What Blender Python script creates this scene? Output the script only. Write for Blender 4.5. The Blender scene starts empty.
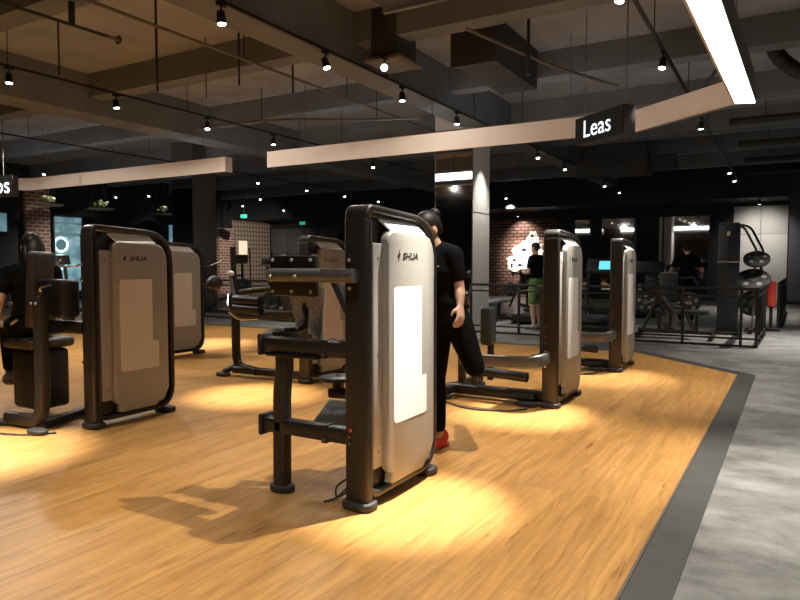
import bpy, bmesh, math, random
from mathutils import Vector, Matrix
random.seed(7)
scn = bpy.context.scene
COL = scn.collection
R = math.radians
V = Vector

# ------------------------------------------------------------------ materials
def mat(name, col, rough=0.5, metal=0.0, emit=None, estr=0.0, coat=0.0, spec=0.5, noise=0.0, nscale=8.0):
    m = bpy.data.materials.new(name); m.use_nodes = True
    nt = m.node_tree; b = nt.nodes['Principled BSDF']
    b.inputs['Base Color'].default_value = (*col, 1)
    b.inputs['Roughness'].default_value = rough
    b.inputs['Metallic'].default_value = metal
    b.inputs['Coat Weight'].default_value = coat
    b.inputs['Specular IOR Level'].default_value = spec
    if emit:
        b.inputs['Emission Color'].default_value = (*emit, 1)
        b.inputs['Emission Strength'].default_value = estr
    if noise > 0:
        tc = nt.nodes.new('ShaderNodeTexCoord'); n = nt.nodes.new('ShaderNodeTexNoise')
        n.inputs['Scale'].default_value = nscale; n.inputs['Detail'].default_value = 4
        nt.links.new(tc.outputs['Object'], n.inputs['Vector'])
        r = nt.nodes.new('ShaderNodeValToRGB')
        r.color_ramp.elements[0].position = 0.3; r.color_ramp.elements[1].position = 0.7
        r.color_ramp.elements[0].color = (*[c * (1 - noise) for c in col], 1)
        r.color_ramp.elements[1].color = (*[min(1, c * (1 + noise)) for c in col], 1)
        nt.links.new(n.outputs['Fac'], r.inputs['Fac'])
        nt.links.new(r.outputs['Color'], b.inputs['Base Color'])
    return m

M = {}
M['frame'] = mat('charcoal_powder_coat', (0.034, 0.030, 0.027), 0.38, 0.3, noise=0.12, nscale=60)
M['black'] = mat('black_metal', (0.014, 0.013, 0.013), 0.42, 0.2, noise=0.15, nscale=40)
M['plastic'] = mat('black_plastic', (0.02, 0.019, 0.019), 0.5, noise=0.1, nscale=30)
M['silver'] = mat('silver_lacquer', (0.335, 0.32, 0.29), 0.42, 0.15, noise=0.03, nscale=3)
M['silver_dark'] = mat('silver_lacquer_edge', (0.35, 0.335, 0.305), 0.45, 0.15, noise=0.03, nscale=3)
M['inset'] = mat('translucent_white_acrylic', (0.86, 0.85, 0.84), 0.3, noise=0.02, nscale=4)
M['inset_shaded'] = mat('shaded_white_acrylic', (0.66, 0.60, 0.53), 0.25, noise=0.02, nscale=4)  # same white acrylic, darkened in colour for the machines standing in dim light
M['steel'] = mat('brushed_steel', (0.15, 0.145, 0.14), 0.30, 0.5, noise=0.1, nscale=50)
M['bolt'] = mat('zinc_bolt', (0.65, 0.63, 0.6), 0.35, 0.4, noise=0.03)
M['chrome'] = mat('chrome', (0.75, 0.73, 0.7), 0.15, 1.0, noise=0.03, nscale=50)
M['rubber'] = mat('black_rubber', (0.03, 0.029, 0.028), 0.6, noise=0.2, nscale=60)
M['pad'] = mat('black_vinyl', (0.014, 0.013, 0.013), 0.38, noise=0.15, nscale=35)
M['pad_brown'] = mat('brown_vinyl', (0.045, 0.034, 0.026), 0.42, noise=0.15, nscale=35)
M['pad_teal'] = mat('slate_vinyl', (0.035, 0.045, 0.048), 0.4, noise=0.15, nscale=35)
M['tread'] = mat('grey_tread', (0.19, 0.19, 0.185), 0.7, noise=0.35, nscale=120)
M['mesh'] = mat('grey_mesh_cloth', (0.33, 0.32, 0.31), 0.8, noise=0.4, nscale=90)
M['red'] = mat('red_paint', (0.55, 0.05, 0.03), 0.4, noise=0.05)
M['white'] = mat('white_print', (0.8, 0.8, 0.8), 0.5, noise=0.02)
M['logo'] = mat('dark_print', (0.012, 0.01, 0.009), 0.5, noise=0.05)
M['fascia'] = mat('tan_fascia', (0.82, 0.70, 0.61), 0.55, noise=0.03, nscale=2)
M['fascia_out'] = mat('grey_fascia_back', (0.22, 0.21, 0.20), 0.5, noise=0.04, nscale=3)
M['led'] = mat('led_diffuser', (0.9, 0.9, 0.9), 0.4, emit=(1.0, 0.98, 0.95), estr=5.0)
M['lens'] = mat('lamp_lens', (0.9, 0.9, 0.9), 0.3, emit=(1.0, 0.95, 0.86), estr=14.0)
M['lens_far'] = mat('far_lamp_lens', (0.9, 0.9, 0.9), 0.3, emit=(1.0, 0.97, 0.9), estr=9.0)
M['signface'] = mat('sign_black', (0.005, 0.005, 0.005), 0.6, spec=0.1, noise=0.1)
M['signtext'] = mat('sign_letters', (0.8, 0.85, 0.9), 0.5, emit=(0.8, 0.88, 1.0), estr=1.1)
M['signgrey'] = mat('sign_side', (0.09, 0.085, 0.09), 0.4, 0.2, noise=0.08)
M['ceil'] = mat('ceiling_paint', (0.34, 0.355, 0.385), 0.85, noise=0.16, nscale=1.3)
M['beam'] = mat('beam_paint', (0.185, 0.20, 0.22), 0.85, noise=0.12, nscale=1.5)
M['duct'] = mat('duct_paint', (0.045, 0.046, 0.048), 0.7, noise=0.12, nscale=2)
M['blackwall'] = mat('black_wall_paint', (0.016, 0.016, 0.018), 0.75, noise=0.2, nscale=1.2)
M['greywall'] = mat('grey_wall_paint', (0.11, 0.112, 0.115), 0.75, noise=0.08, nscale=1.0)
M['whitewall'] = mat('white_panel', (0.62, 0.60, 0.56), 0.6, noise=0.04, nscale=1)
M['colgrey'] = mat('column_grey', (0.085, 0.085, 0.088), 0.5, noise=0.08, nscale=1.2)
M['colwhite'] = mat('column_white', (0.60, 0.57, 0.53), 0.55, noise=0.06, nscale=1.2)
M['mirror'] = mat('mirror_glass', (0.72, 0.73, 0.74), 0.03, 1.0)
M['rail'] = mat('railing_black', (0.012, 0.012, 0.012), 0.4, 0.2, noise=0.1, nscale=20)
M['stripe'] = mat('dark_border_vinyl', (0.058, 0.056, 0.051), 0.5, noise=0.10, nscale=5)
M['alu'] = mat('aluminium_edge', (0.16, 0.13, 0.10), 0.45, 0.5, noise=0.1, nscale=20)
M['skin'] = mat('skin', (0.56, 0.34, 0.24), 0.5, noise=0.06, nscale=12)
M['hair'] = mat('dark_hair', (0.010, 0.007, 0.006), 0.5, spec=0.25, noise=0.4, nscale=60)
M['cloth'] = mat('black_cloth', (0.006, 0.006, 0.0065), 0.95, spec=0.08, noise=0.25, nscale=30)
M['cloth_green'] = mat('green_cloth', (0.12, 0.22, 0.05), 0.8, noise=0.2, nscale=30)
M['shoe_red'] = mat('red_knit', (0.75, 0.045, 0.035), 0.6, noise=0.1, nscale=60)
M['shoe_grey'] = mat('grey_knit', (0.12, 0.12, 0.12), 0.6, noise=0.1, nscale=60)
M['eye'] = mat('eye_dark', (0.01, 0.008, 0.008), 0.2, noise=0.05)
M['screen'] = mat('lit_screen', (0.1, 0.4, 0.45), 0.3, emit=(0.15, 0.75, 0.85), estr=1.0)
M['exit'] = mat('exit_green', (0.02, 0.4, 0.25), 0.4, emit=(0.05, 0.65, 0.40), estr=0.45)
M['lightbox'] = mat('lightbox_warm', (0.8, 0.7, 0.55), 0.5, emit=(1.0, 0.80, 0.55), estr=0.6)
M['mat_grey'] = mat('grey_gym_mat', (0.30, 0.30, 0.29), 0.6, noise=0.15, nscale=4)
M['wire'] = mat('steel_wire', (0.2, 0.2, 0.2), 0.5, 0.5, noise=0.1)
M['pipe'] = mat('pipe_paint', (0.17, 0.145, 0.125), 0.65, 0.1, noise=0.1, nscale=4)
M['pipe_dark'] = mat('dark_pipe_paint', (0.03, 0.028, 0.027), 0.6, noise=0.1, nscale=4)
M['leaf'] = mat('green_leaf', (0.22, 0.30, 0.10), 0.6, noise=0.3, nscale=20)
M['planter'] = mat('pale_planter', (0.55, 0.50, 0.40), 0.6, noise=0.05)
M['mural'] = mat('white_mural_paint', (0.75, 0.72, 0.66), 0.7, noise=0.08, nscale=3)
M['sticker'] = mat('red_sticker', (0.5, 0.04, 0.03), 0.5, noise=0.05)

def nodes_floor_wood():
    m = bpy.data.materials.new('oak_vinyl_planks'); m.use_nodes = True
    nt = m.node_tree; L = nt.links.new; b = nt.nodes['Principled BSDF']
    tc = nt.nodes.new('ShaderNodeTexCoord')
    mp = nt.nodes.new('ShaderNodeMapping'); mp.inputs['Rotation'].default_value = (0, 0, R(90))
    L(tc.outputs['Object'], mp.inputs['Vector'])
    br = nt.nodes.new('ShaderNodeTexBrick')
    br.offset = 0.37; br.offset_frequency = 2
    br.inputs['Color1'].default_value = (0.50, 0.268, 0.082, 1)
    br.inputs['Color2'].default_value = (0.445, 0.229, 0.066, 1)
    br.inputs['Mortar'].default_value = (0.34, 0.175, 0.058, 1)
    br.inputs['Scale'].default_value = 1.0
    br.inputs['Brick Width'].default_value = 1.22
    br.inputs['Row Height'].default_value = 0.185
    br.inputs['Mortar Size'].default_value = 0.0022
    br.inputs['Mortar Smooth'].default_value = 0.3
    br.inputs['Bias'].default_value = 0.0
    L(mp.outputs['Vector'], br.inputs['Vector'])
    # long grain
    mp2 = nt.nodes.new('ShaderNodeMapping'); mp2.inputs['Scale'].default_value = (9.0, 0.9, 1)
    L(tc.outputs['Object'], mp2.inputs['Vector'])
    n = nt.nodes.new('ShaderNodeTexNoise'); n.inputs['Scale'].default_value = 1.6; n.inputs['Detail'].default_value = 8
    n.inputs['Roughness'].default_value = 0.65; n.inputs['Distortion'].default_value = 1.2
    L(mp2.outputs['Vector'], n.inputs['Vector'])
    r = nt.nodes.new('ShaderNodeValToRGB')
    r.color_ramp.elements[0].position = 0.30; r.color_ramp.elements[0].color = (0.60, 0.55, 0.50, 1)
    r.color_ramp.elements[1].position = 0.62; r.color_ramp.elements[1].color = (1.10, 1.10, 1.08, 1)
    L(n.outputs['Fac'], r.inputs['Fac'])
    mx = nt.nodes.new('ShaderNodeMix'); mx.data_type = 'RGBA'; mx.blend_type = 'MULTIPLY'
    mx.inputs[0].default_value = 0.85
    L(br.outputs['Color'], mx.inputs[6]); L(r.outputs['Color'], mx.inputs[7])
    # knots
    mp3 = nt.nodes.new('ShaderNodeMapping'); mp3.inputs['Scale'].default_value = (3.2, 1.0, 1)
    L(tc.outputs['Object'], mp3.inputs['Vector'])
    vo = nt.nodes.new('ShaderNodeTexVoronoi'); vo.inputs['Scale'].default_value = 1.25
    L(mp3.outputs['Vector'], vo.inputs['Vector'])
    r2 = nt.nodes.new('ShaderNodeValToRGB')
    r2.color_ramp.elements[0].position = 0.02; r2.color_ramp.elements[0].color = (0.5, 0.42, 0.36, 1)
    r2.color_ramp.elements[1].position = 0.13; r2.color_ramp.elements[1].color = (1, 1, 1, 1)
    L(vo.outputs['Distance'], r2.inputs['Fac'])
    mx2 = nt.nodes.new('ShaderNodeMix'); mx2.data_type = 'RGBA'; mx2.blend_type = 'MULTIPLY'
    mx2.inputs[0].default_value = 0.55
    L(mx.outputs[2], mx2.inputs[6]); L(r2.outputs['Color'], mx2.inputs[7])
    # broken dark streaks along the boards
    mp4 = nt.nodes.new('ShaderNodeMapping'); mp4.inputs['Scale'].default_value = (11.0, 1.15, 1)
    L(tc.outputs['Object'], mp4.inputs['Vector'])
    n4 = nt.nodes.new('ShaderNodeTexNoise'); n4.inputs['Scale'].default_value = 1.35; n4.inputs['Detail'].default_value = 5
    n4.inputs['Roughness'].default_value = 0.55; n4.inputs['Distortion'].default_value = 0.35
    L(mp4.outputs['Vector'], n4.inputs['Vector'])
    r4 = nt.nodes.new('ShaderNodeValToRGB')
    for e, (ps, cl) in zip(r4.color_ramp.elements, ((0.0, (1, 1, 1, 1)), (1.0, (1, 1, 1, 1)))): e.position = ps; e.color = cl
    for ps, cl in ((0.655, (1, 1, 1, 1)), (0.70, (0.50, 0.38, 0.28, 1)), (0.78, (0.42, 0.30, 0.2, 1))):
        e = r4.color_ramp.elements.new(ps); e.color = cl
    r4.color_ramp.elements[-1].color = (0.42, 0.30, 0.2, 1)
    L(n4.outputs['Fac'], r4.inputs['Fac'])
    mx4 = nt.nodes.new('ShaderNodeMix'); mx4.data_type = 'RGBA'; mx4.blend_type = 'MULTIPLY'
    mx4.inputs[0].default_value = 0.8
    L(mx2.outputs[2], mx4.inputs[6]); L(r4.outputs['Color'], mx4.inputs[7])
    # growth rings
    mp5 = nt.nodes.new('ShaderNodeMapping'); mp5.inputs['Scale'].default_value = (5.5, 0.55, 1)
    L(tc.outputs['Object'], mp5.inputs['Vector'])
    wv = nt.nodes.new('ShaderNodeTexWave'); wv.wave_type = 'BANDS'; wv.bands_direction = 'X'
    wv.inputs['Scale'].default_value = 1.2; wv.inputs['Distortion'].default_value = 11.0; wv.inputs['Detail'].default_value = 3; wv.inputs['Detail Scale'].default_value = 0.8
    L(mp5.outputs['Vector'], wv.inputs['Vector'])
    r5 = nt.nodes.new('ShaderNodeValToRGB')
    r5.color_ramp.elements[0].color = (0.86, 0.82, 0.78, 1); r5.color_ramp.elements[1].color = (1.04, 1.04, 1.04, 1)
    L(wv.outputs['Fac'], r5.inputs['Fac'])
    mx5 = nt.nodes.new('ShaderNodeMix'); mx5.data_type = 'RGBA'; mx5.blend_type = 'MULTIPLY'; mx5.inputs[0].default_value = 0.4
    L(mx4.outputs[2], mx5.inputs[6]); L(r5.outputs['Color'], mx5.inputs[7])
    L(mx5.outputs[2], b.inputs['Base Color'])
    b.inputs['Roughness'].default_value = 0.42
    b.inputs['Specular IOR Level'].default_value = 0.35
    return m
M['wood'] = nodes_floor_wood()

def nodes_floor_grey():
    m = bpy.data.materials.new('grey_stone_vinyl'); m.use_nodes = True
    nt = m.node_tree; L = nt.links.new; b = nt.nodes['Principled BSDF']
    tc = nt.nodes.new('ShaderNodeTexCoord')
    mp = nt.nodes.new('ShaderNodeMapping'); mp.inputs['Scale'].default_value = (1.15, 1.9, 1)
    L(tc.outputs['Object'], mp.inputs['Vector'])
    n = nt.nodes.new('ShaderNodeTexNoise'); n.inputs['Scale'].default_value = 1.9; n.inputs['Detail'].default_value = 7
    n.inputs['Roughness'].default_value = 0.70
    L(mp.outputs['Vector'], n.inputs['Vector'])
    r = nt.nodes.new('ShaderNodeValToRGB')
    r.color_ramp.elements[0].position = 0.33; r.color_ramp.elements[0].color = (0.105, 0.102, 0.095, 1)
    r.color_ramp.elements[1].position = 0.70; r.color_ramp.elements[1].color = (0.33, 0.325, 0.305, 1)
    L(n.outputs['Fac'], r.inputs['Fac'])
    br = nt.nodes.new('ShaderNodeTexBrick'); br.offset = 0.5
    br.inputs['Color1'].default_value = (1, 1, 1, 1); br.inputs['Color2'].default_value = (0.88, 0.88, 0.88, 1)
    br.inputs['Mortar'].default_value = (0.84, 0.84, 0.84, 1); br.inputs['Scale'].default_value = 1
    br.inputs['Brick Width'].default_value = 0.92; br.inputs['Row Height'].default_value = 0.46
    br.inputs['Mortar Size'].default_value = 0.002
    L(tc.outputs['Object'], br.inputs['Vector'])
    mx = nt.nodes.new('ShaderNodeMix'); mx.data_type = 'RGBA'; mx.blend_type = 'MULTIPLY'; mx.inputs[0].default_value = 1
    L(r.outputs['Color'], mx.inputs[6]); L(br.outputs['Color'], mx.inputs[7])
    L(mx.outputs[2], b.inputs['Base Color'])
    b.inputs['Roughness'].default_value = 0.40
    return m
M['greyfloor'] = nodes_floor_grey()

def nodes_brick(name, c1, c2, mo, w=0.25, h=0.085, ms=0.012):
    m = bpy.data.materials.new(name); m.use_nodes = True
    nt = m.node_tree; L = nt.links.new; b = nt.nodes['Principled BSDF']
    tc = nt.nodes.new('ShaderNodeTexCoord')
    sp = nt.nodes.new('ShaderNodeSeparateXYZ'); cb = nt.nodes.new('ShaderNodeCombineXYZ')
    ad = nt.nodes.new('ShaderNodeMath'); ad.operation = 'ADD'
    L(tc.outputs['Object'], sp.inputs[0]); L(sp.outputs['X'], ad.inputs[0]); L(sp.outputs['Y'], ad.inputs[1])
    L(ad.outputs[0], cb.inputs['X']); L(sp.outputs['Z'], cb.inputs['Y'])
    br = nt.nodes.new('ShaderNodeTexBrick')
    br.inputs['Color1'].default_value = (*c1, 1); br.inputs['Color2'].default_value = (*c2, 1)
    br.inputs['Mortar'].default_value = (*mo, 1); br.inputs['Scale'].default_value = 1
    br.inputs['Brick Width'].default_value = w; br.inputs['Row Height'].default_value = h
    br.inputs['Mortar Size'].default_value = ms
    L(cb.outputs[0], br.inputs['Vector'])
    L(br.outputs['Color'], b.inputs['Base Color'])
    b.inputs['Roughness'].default_value = 0.8
    return m
M['brick'] = nodes_brick('red_brick', (0.27, 0.125, 0.085), (0.16, 0.075, 0.055), (0.02, 0.018, 0.018), 0.30, 0.125, 0.022)
M['brick_white'] = nodes_brick('pale_joint_brick', (0.30, 0.13, 0.09), (0.20, 0.085, 0.06), (0.50, 0.44, 0.38), 0.30, 0.125, 0.018)

def nodes_lattice():
    m = bpy.data.materials.new('lattice_wallpaper'); m.use_nodes = True
    nt = m.node_tree; L = nt.links.new; b = nt.nodes['Principled BSDF']
    tc = nt.nodes.new('ShaderNodeTexCoord'); mp = nt.nodes.new('ShaderNodeMapping')
    mp.inputs['Rotation'].default_value = (R(45), 0, 0); mp.inputs['Scale'].default_value = (0.0, 7, 7)
    L(tc.outputs['Object'], mp.inputs['Vector'])
    ck = nt.nodes.new('ShaderNodeTexChecker'); ck.inputs['Scale'].default_value = 1
    ck.inputs['Color1'].default_value = (0.40, 0.31, 0.24, 1); ck.inputs['Color2'].default_value = (0.17, 0.125, 0.095, 1)
    L(mp.outputs['Vector'], ck.inputs['Vector']); L(ck.outputs['Color'], b.inputs['Base Color'])
    b.inputs['Roughness'].default_value = 0.7
    return m
M['lattice'] = nodes_lattice()

def nodes_poster():
    m = bpy.data.materials.new('blue_backlit_poster'); m.use_nodes = True
    nt = m.node_tree; L = nt.links.new; b = nt.nodes['Principled BSDF']
    tc = nt.nodes.new('ShaderNodeTexCoord'); n = nt.nodes.new('ShaderNodeTexNoise')
    n.inputs['Scale'].default_value = 1.8; n.inputs['Detail'].default_value = 3
    L(tc.outputs['Object'], n.inputs['Vector'])
    r = nt.nodes.new('ShaderNodeValToRGB')
    r.color_ramp.elements[0].position = 0.35; r.color_ramp.elements[0].color = (0.06, 0.13, 0.16, 1)
    r.color_ramp.elements[1].position = 0.7; r.color_ramp.elements[1].color = (0.22, 0.38, 0.43, 1)
    L(n.outputs['Fac'], r.inputs['Fac'])
    L(r.outputs['Color'], b.inputs['Base Color']); L(r.outputs['Color'], b.inputs['Emission Color'])
    b.inputs['Emission Strength'].default_value = 0.85
    b.inputs['Roughness'].default_value = 0.25
    return m
M['poster'] = nodes_poster()
M['glow_white'] = mat('backlit_ring', (0.7, 0.85, 0.9), 0.4, emit=(0.55, 0.85, 0.95), estr=0.9)
M['hexdark'] = mat('dark_hexagon', (0.05, 0.11, 0.13), 0.4, emit=(0.05, 0.12, 0.15), estr=0.6)

# ------------------------------------------------------------------ mesh builder
class MB:
    def __init__(s): s.bm = bmesh.new()
    def _add(s, fn):
        t = bmesh.new(); fn(t)
        me = bpy.data.meshes.new('tmp'); t.to_mesh(me); t.free()
        s.bm.from_mesh(me); bpy.data.meshes.remove(me)
        return s
    def box(s, c, d, rot=(0, 0, 0), bev=0.0, seg=2):
        def f(t):
            bmesh.ops.create_cube(t, size=1)
            bmesh.ops.scale(t, vec=V(d), verts=t.verts)
            if bev > 0:
                bmesh.ops.bevel(t, geom=list(t.edges), offset=min(bev, min(d) * 0.49), segments=seg, profile=0.5, affect='EDGES')
            from mathutils import Euler
            bmesh.ops.rotate(t, cent=(0, 0, 0), matrix=Euler(rot).to_matrix(), verts=t.verts)
            bmesh.ops.translate(t, vec=V(c), verts=t.verts)
        return s._add(f)
    def span(s, a, b, bev=0.0):
        a, b = V(a), V(b)
        return s.box((a + b) / 2, [abs(b[i] - a[i]) for i in range(3)], bev=bev)
    def cyl(s, p0, p1, r0, r1=None, seg=16, bev=0.0):
        p0, p1 = V(p0), V(p1); r1 = r0 if r1 is None else r1
        def f(t):
            bmesh.ops.create_cone(t, cap_ends=True, segments=seg, radius1=r0, radius2=r1, depth=(p1 - p0).length)
            if bev > 0:
                es = [e for e in t.edges if len(e.link_faces) == 2 and any(len(fc.verts) > 4 for fc in e.link_faces)]
                bmesh.ops.bevel(t, geom=es, offset=bev, segments=2, profile=0.5, affect='EDGES')
            q = (p1 - p0).normalized().to_track_quat('Z', 'Y')
            bmesh.ops.rotate(t, cent=(0, 0, 0), matrix=q.to_matrix(), verts=t.verts)
            bmesh.ops.translate(t, vec=(p0 + p1) / 2, verts=t.verts)
        return s._add(f)
    def sph(s, c, r, seg=16, rot=(0, 0, 0)):
        if not hasattr(r, '__len__'): r = (r, r, r)
        def f(t):
            from mathutils import Euler
            bmesh.ops.create_uvsphere(t, u_segments=seg, v_segments=max(6, seg // 2), radius=1)
            bmesh.ops.scale(t, vec=V(r), verts=t.verts)
            bmesh.ops.rotate(t, cent=(0, 0, 0), matrix=Euler(rot).to_matrix(), verts=t.verts)
            bmesh.ops.translate(t, vec=V(c), verts=t.verts)
        return s._add(f)
    def sweep(s, pts, prof, up=(0, 0, 1), closed=False):
        """prof: list of (a,b) offsets; a along side = tangent x up, b along the frame's up"""
        pts = [V(p) for p in pts]; up = V(up); n = len(pts)
        rings = []
        for i, p in enumerate(pts):
            if closed: t = (pts[(i + 1) % n] - p).normalized() + (p - pts[i - 1]).normalized()
            elif i == 0: t = pts[1] - p
            elif i == n - 1: t = p - pts[i - 1]
            else: t = (pts[i + 1] - p).normalized() + (p - pts[i - 1]).normalized()
            t.normalize()
            sd = t.cross(up)
            if sd.length < 1e-4: sd = t.cross(V((0, 1, 0.01)))
            sd.normalize(); u = sd.cross(t).normalized()
            k = 1.0
            if 0 < i < n - 1 or closed:
                d0 = (p - pts[i - 1]).normalized(); c = max(0.5, d0.dot(t)); k = 1 / c
            rings.append([s.bm.verts.new(p + sd * (a * k) + u * b) for a, b in prof])
        m = len(prof)
        for i in range(n if closed else n - 1):
            A, B = rings[i], rings[(i + 1) % n]
            for j in range(m):
                s.bm.faces.new((A[j], A[(j + 1) % m], B[(j + 1) % m], B[j]))
        if not closed:
            s.bm.faces.new(rings[0][::-1]); s.bm.faces.new(rings[-1])
        return s
    def tube(s, pts, r, seg=10, up=(0, 0, 1), closed=False):
        return s.sweep(pts, [(r * math.cos(2 * math.pi * k / seg), r * math.sin(2 * math.pi * k / seg)) for k in range(seg)], up, closed)
    def rtube(s, pts, w, h, up=(0, 0, 1), closed=False, rd=None):
        """rounded rectangle sweep: w across side, h along up"""
        rd = min(w, h) * 0.28 if rd is None else rd
        pr = []
        for cx, cy, a0 in ((w/2-rd, h/2-rd, 0), (-w/2+rd, h/2-rd, 90), (-w/2+rd, -h/2+rd, 180), (w/2-rd, -h/2+rd, 270)):
            for k in range(4):
                a = R(a0 + 30 * k); pr.append((cx + rd * math.cos(a), cy + rd * math.sin(a)))
        return s.sweep(pts, pr, up, closed)
    def prism(s, poly, axis, t0, t1, bev=0.0, only_t1=False):
        """poly: 2D outline, axis 'X' -> (y,z), 'Y' -> (x,z), 'Z' -> (x,y)"""
        def mk(p, t):
            return {'X': (t, p[0], p[1]), 'Y': (p[0], t, p[1]), 'Z': (p[0], p[1], t)}[axis]
        def f(b):
            A = [b.verts.new(mk(p, t0)) for p in poly]; B = [b.verts.new(mk(p, t1)) for p in poly]
            fa = b.faces.new(A); fb = b.faces.new(B); n = len(poly)
            for i in range(n): b.faces.new((A[i], A[(i + 1) % n], B[(i + 1) % n], B[i]))
            bmesh.ops.recalc_face_normals(b, faces=b.faces)
            if bev > 0:
                es = list(fb.edges) if only_t1 else list(fa.edges) + list(fb.edges)
                bmesh.ops.bevel(b, geom=es, offset=bev, segments=3, profile=0.5, affect='EDGES')
        return s._add(f)
    def quad(s, *vs):
        s.bm.faces.new([s.bm.verts.new(v) for v in vs]); return s
    def mesh(s, name, sharp=35):
        bmesh.ops.recalc_face_normals(s.bm, faces=s.bm.faces)
        me = bpy.data.meshes.new(name); s.bm.to_mesh(me); s.bm.free()
        me.shade_smooth(); me.set_sharp_from_angle(angle=R(sharp))
        return me
    def build(s, name, m, parent=None, loc=None, rot=None):
        me = s.mesh(name); me.materials.append(M[m] if isinstance(m, str) else m)
        o = bpy.data.objects.new(name, me); COL.objects.link(o)
        if parent: o.parent = parent
        if loc: o.location = loc
        if rot: o.rotation_euler = rot
        return o

def fillet(pts, r, n=6, closed=False):
    pts = [V(p) for p in pts]; out = []; N = len(pts)
    for i, p in enumerate(pts):
        rr = r[i] if hasattr(r, '__len__') else r
        if (not closed and i in (0, N - 1)) or rr <= 0: out.append(p); continue
        a, b = pts[i - 1], pts[(i + 1) % N]
        d0, d1 = (a - p), (b - p)
        k = min(rr, d0.length * 0.49, d1.length * 0.49)
        s, e = p + d0.normalized() * k, p + d1.normalized() * k
        for j in range(n + 1):
            t = j / n
            out.append(s * (1 - t) ** 2 + p * 2 * t * (1 - t) + e * t ** 2)
    return out

def thing(name, label, cat, loc=(0, 0, 0), rz=0, group=None):
    o = bpy.data.objects.new(name, None); COL.objects.link(o)
    o.empty_display_size = 0.1; o.location = loc; o.rotation_euler = (0, 0, rz)
    o['label'] = label; o['category'] = cat
    if group: o['group'] = group
    return o
def tag(o, label, cat, group=None):
    o['label'] = label; o['category'] = cat
    if group: o['group'] = group
    return o
def struct(o, label=None):
    o['kind'] = 'structure'
    if label: o['label'] = label
    return o
def dup(root, loc, rz=None, label=None, group=None):
    c = root.copy(); COL.objects.link(c); c.location = loc
    if rz is not None: c.rotation_euler = (0, 0, rz)
    if label: c['label'] = label
    if group: c['group'] = group
    for ch in list(root.children):
        d = ch.copy(); COL.objects.link(d); d.parent = c
        for g in list(ch.children):
            e = g.copy(); COL.objects.link(e); e.parent = d
    return c
def text(name, body, m, parent, size, loc, rot, ext=0.004, shear=0.0, sx=1.0, align='LEFT', off=0.0):
    cu = bpy.data.curves.new('t', 'FONT'); cu.body = body; cu.size = size; cu.extrude = ext; cu.shear = shear
    cu.align_x = align; cu.offset = off
    tmp = bpy.data.objects.new('t', cu); COL.objects.link(tmp)
    dg = bpy.context.evaluated_depsgraph_get()
    me = bpy.data.meshes.new_from_object(tmp.evaluated_get(dg))
    bpy.data.objects.remove(tmp); bpy.data.curves.remove(cu)
    for v in me.vertices: v.co.x *= sx
    me.materials.clear(); me.materials.append(M[m])
    o = bpy.data.objects.new(name, me); COL.objects.link(o)
    o.parent = parent; o.location = loc; o.rotation_euler = rot
    return o

# ------------------------------------------------------------------ camera
cam = bpy.data.cameras.new('camera'); co = bpy.data.objects.new('camera', cam); COL.objects.link(co)
cam.sensor_width = 36; cam.lens = 36 * 660 / 800
co.location = (0, 0, 1.3)
co.rotation_euler = (R(90) - math.atan(36 / 660), 0, R(30.26))
cam.clip_end = 200
scn.camera = co

# ------------------------------------------------------------------ the setting
XL, XR, YB, YF, H = -22.0, 4.5, -6.0, 25.0, 4.6
struct(MB().span((XL, YB, -0.1), (XR, YF, 0)).build('floor', 'greyfloor'), 'grey stone-look vinyl floor of the aisle and the far gym zone')
wp = [(-0.65, YB + 0.05), (-0.455, 8.62), (-1.85, 10.05), (-15.9, 10.05), (-17.5, 9.2), (-17.5, YB + 0.05)]
struct(MB().prism(wp, 'Z', 0.0005, 0.006).build('floor_planks', 'wood'), 'oak-look plank floor under the weight machines')
al = [(-0.5, YB + 0.05), (-0.5, 8.62), (-1.85, 10.05)]
def offs(d): return [(-0.65 + d, YB + 0.05), (-0.455 + d, 8.62 + d * 0.45), (-1.85 + d * 0.42, 10.05 + d)]
o1, o2, o3 = offs(0.0), offs(0.014), offs(0.19)
struct(MB().prism(o1 + o2[::-1], 'Z', 0.0005, 0.008).build('trim_1', 'alu'), 'thin metal edging along the plank floor')
bd = [(o2[0]), o2[1], o2[2], (-17.0, 10.075), (-17.0, 10.25), o3[2], o3[1], o3[0]]
struct(MB().prism(bd, 'Z', 0.0004, 0.004).build('trim_2', 'stripe'), 'dark grey border strip beside the plank floor')
struct(MB().span((XL, YB, H), (XR, YF, H + 0.1)).build('ceiling', 'ceil'), 'bare grey-brown concrete ceiling')
struct(MB().span((XL - 0.1, YB, 0), (XL, YF, H)).build('wall_left', 'blackwall'))
struct(MB().span((XR, YB, 0), (XR + 0.1, YF, H)).build('wall_right', 'greywall'))
struct(MB().span((XL, YB - 0.1, 0), (XR, YB, H)).build('wall_back', 'blackwall'))
struct(MB().span((XL, YF, 0), (XR, YF + 0.1, H)).build('wall_front', 'blackwall'), 'black end wall')
# claddings on the end wall
struct(MB().span((-12.6, YF - 0.06, 0), (-7.6, YF - 0.005, 3.05)).build('wall_brick', 'brick'), 'dark red brick section of the end wall')
for i, (a, b) in enumerate(((-1.55, -0.75), (-0.74, 0.03))):
    for j, (z0, z1) in enumerate(((0.0, 2.28), (2.29, 3.22))):
        struct(MB().span((a, YF - 0.04, z0), (b, YF - 0.005, z1), bev=0.004).build('wall_panel', 'whitewall'), 'white cladding panel at the right of the end wall')
struct(MB().span((0.07, YF - 0.35, 0), (4.45, YF - 0.005, 4.3)).build('wall_end_block', 'greywall'), 'plain grey wall block at the end of the aisle')
struct(MB().span((0.07, YF - 0.37, 0), (4.45, YF - 0.352, 0.1)).build('baseboard_end', 'plastic'))
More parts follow.
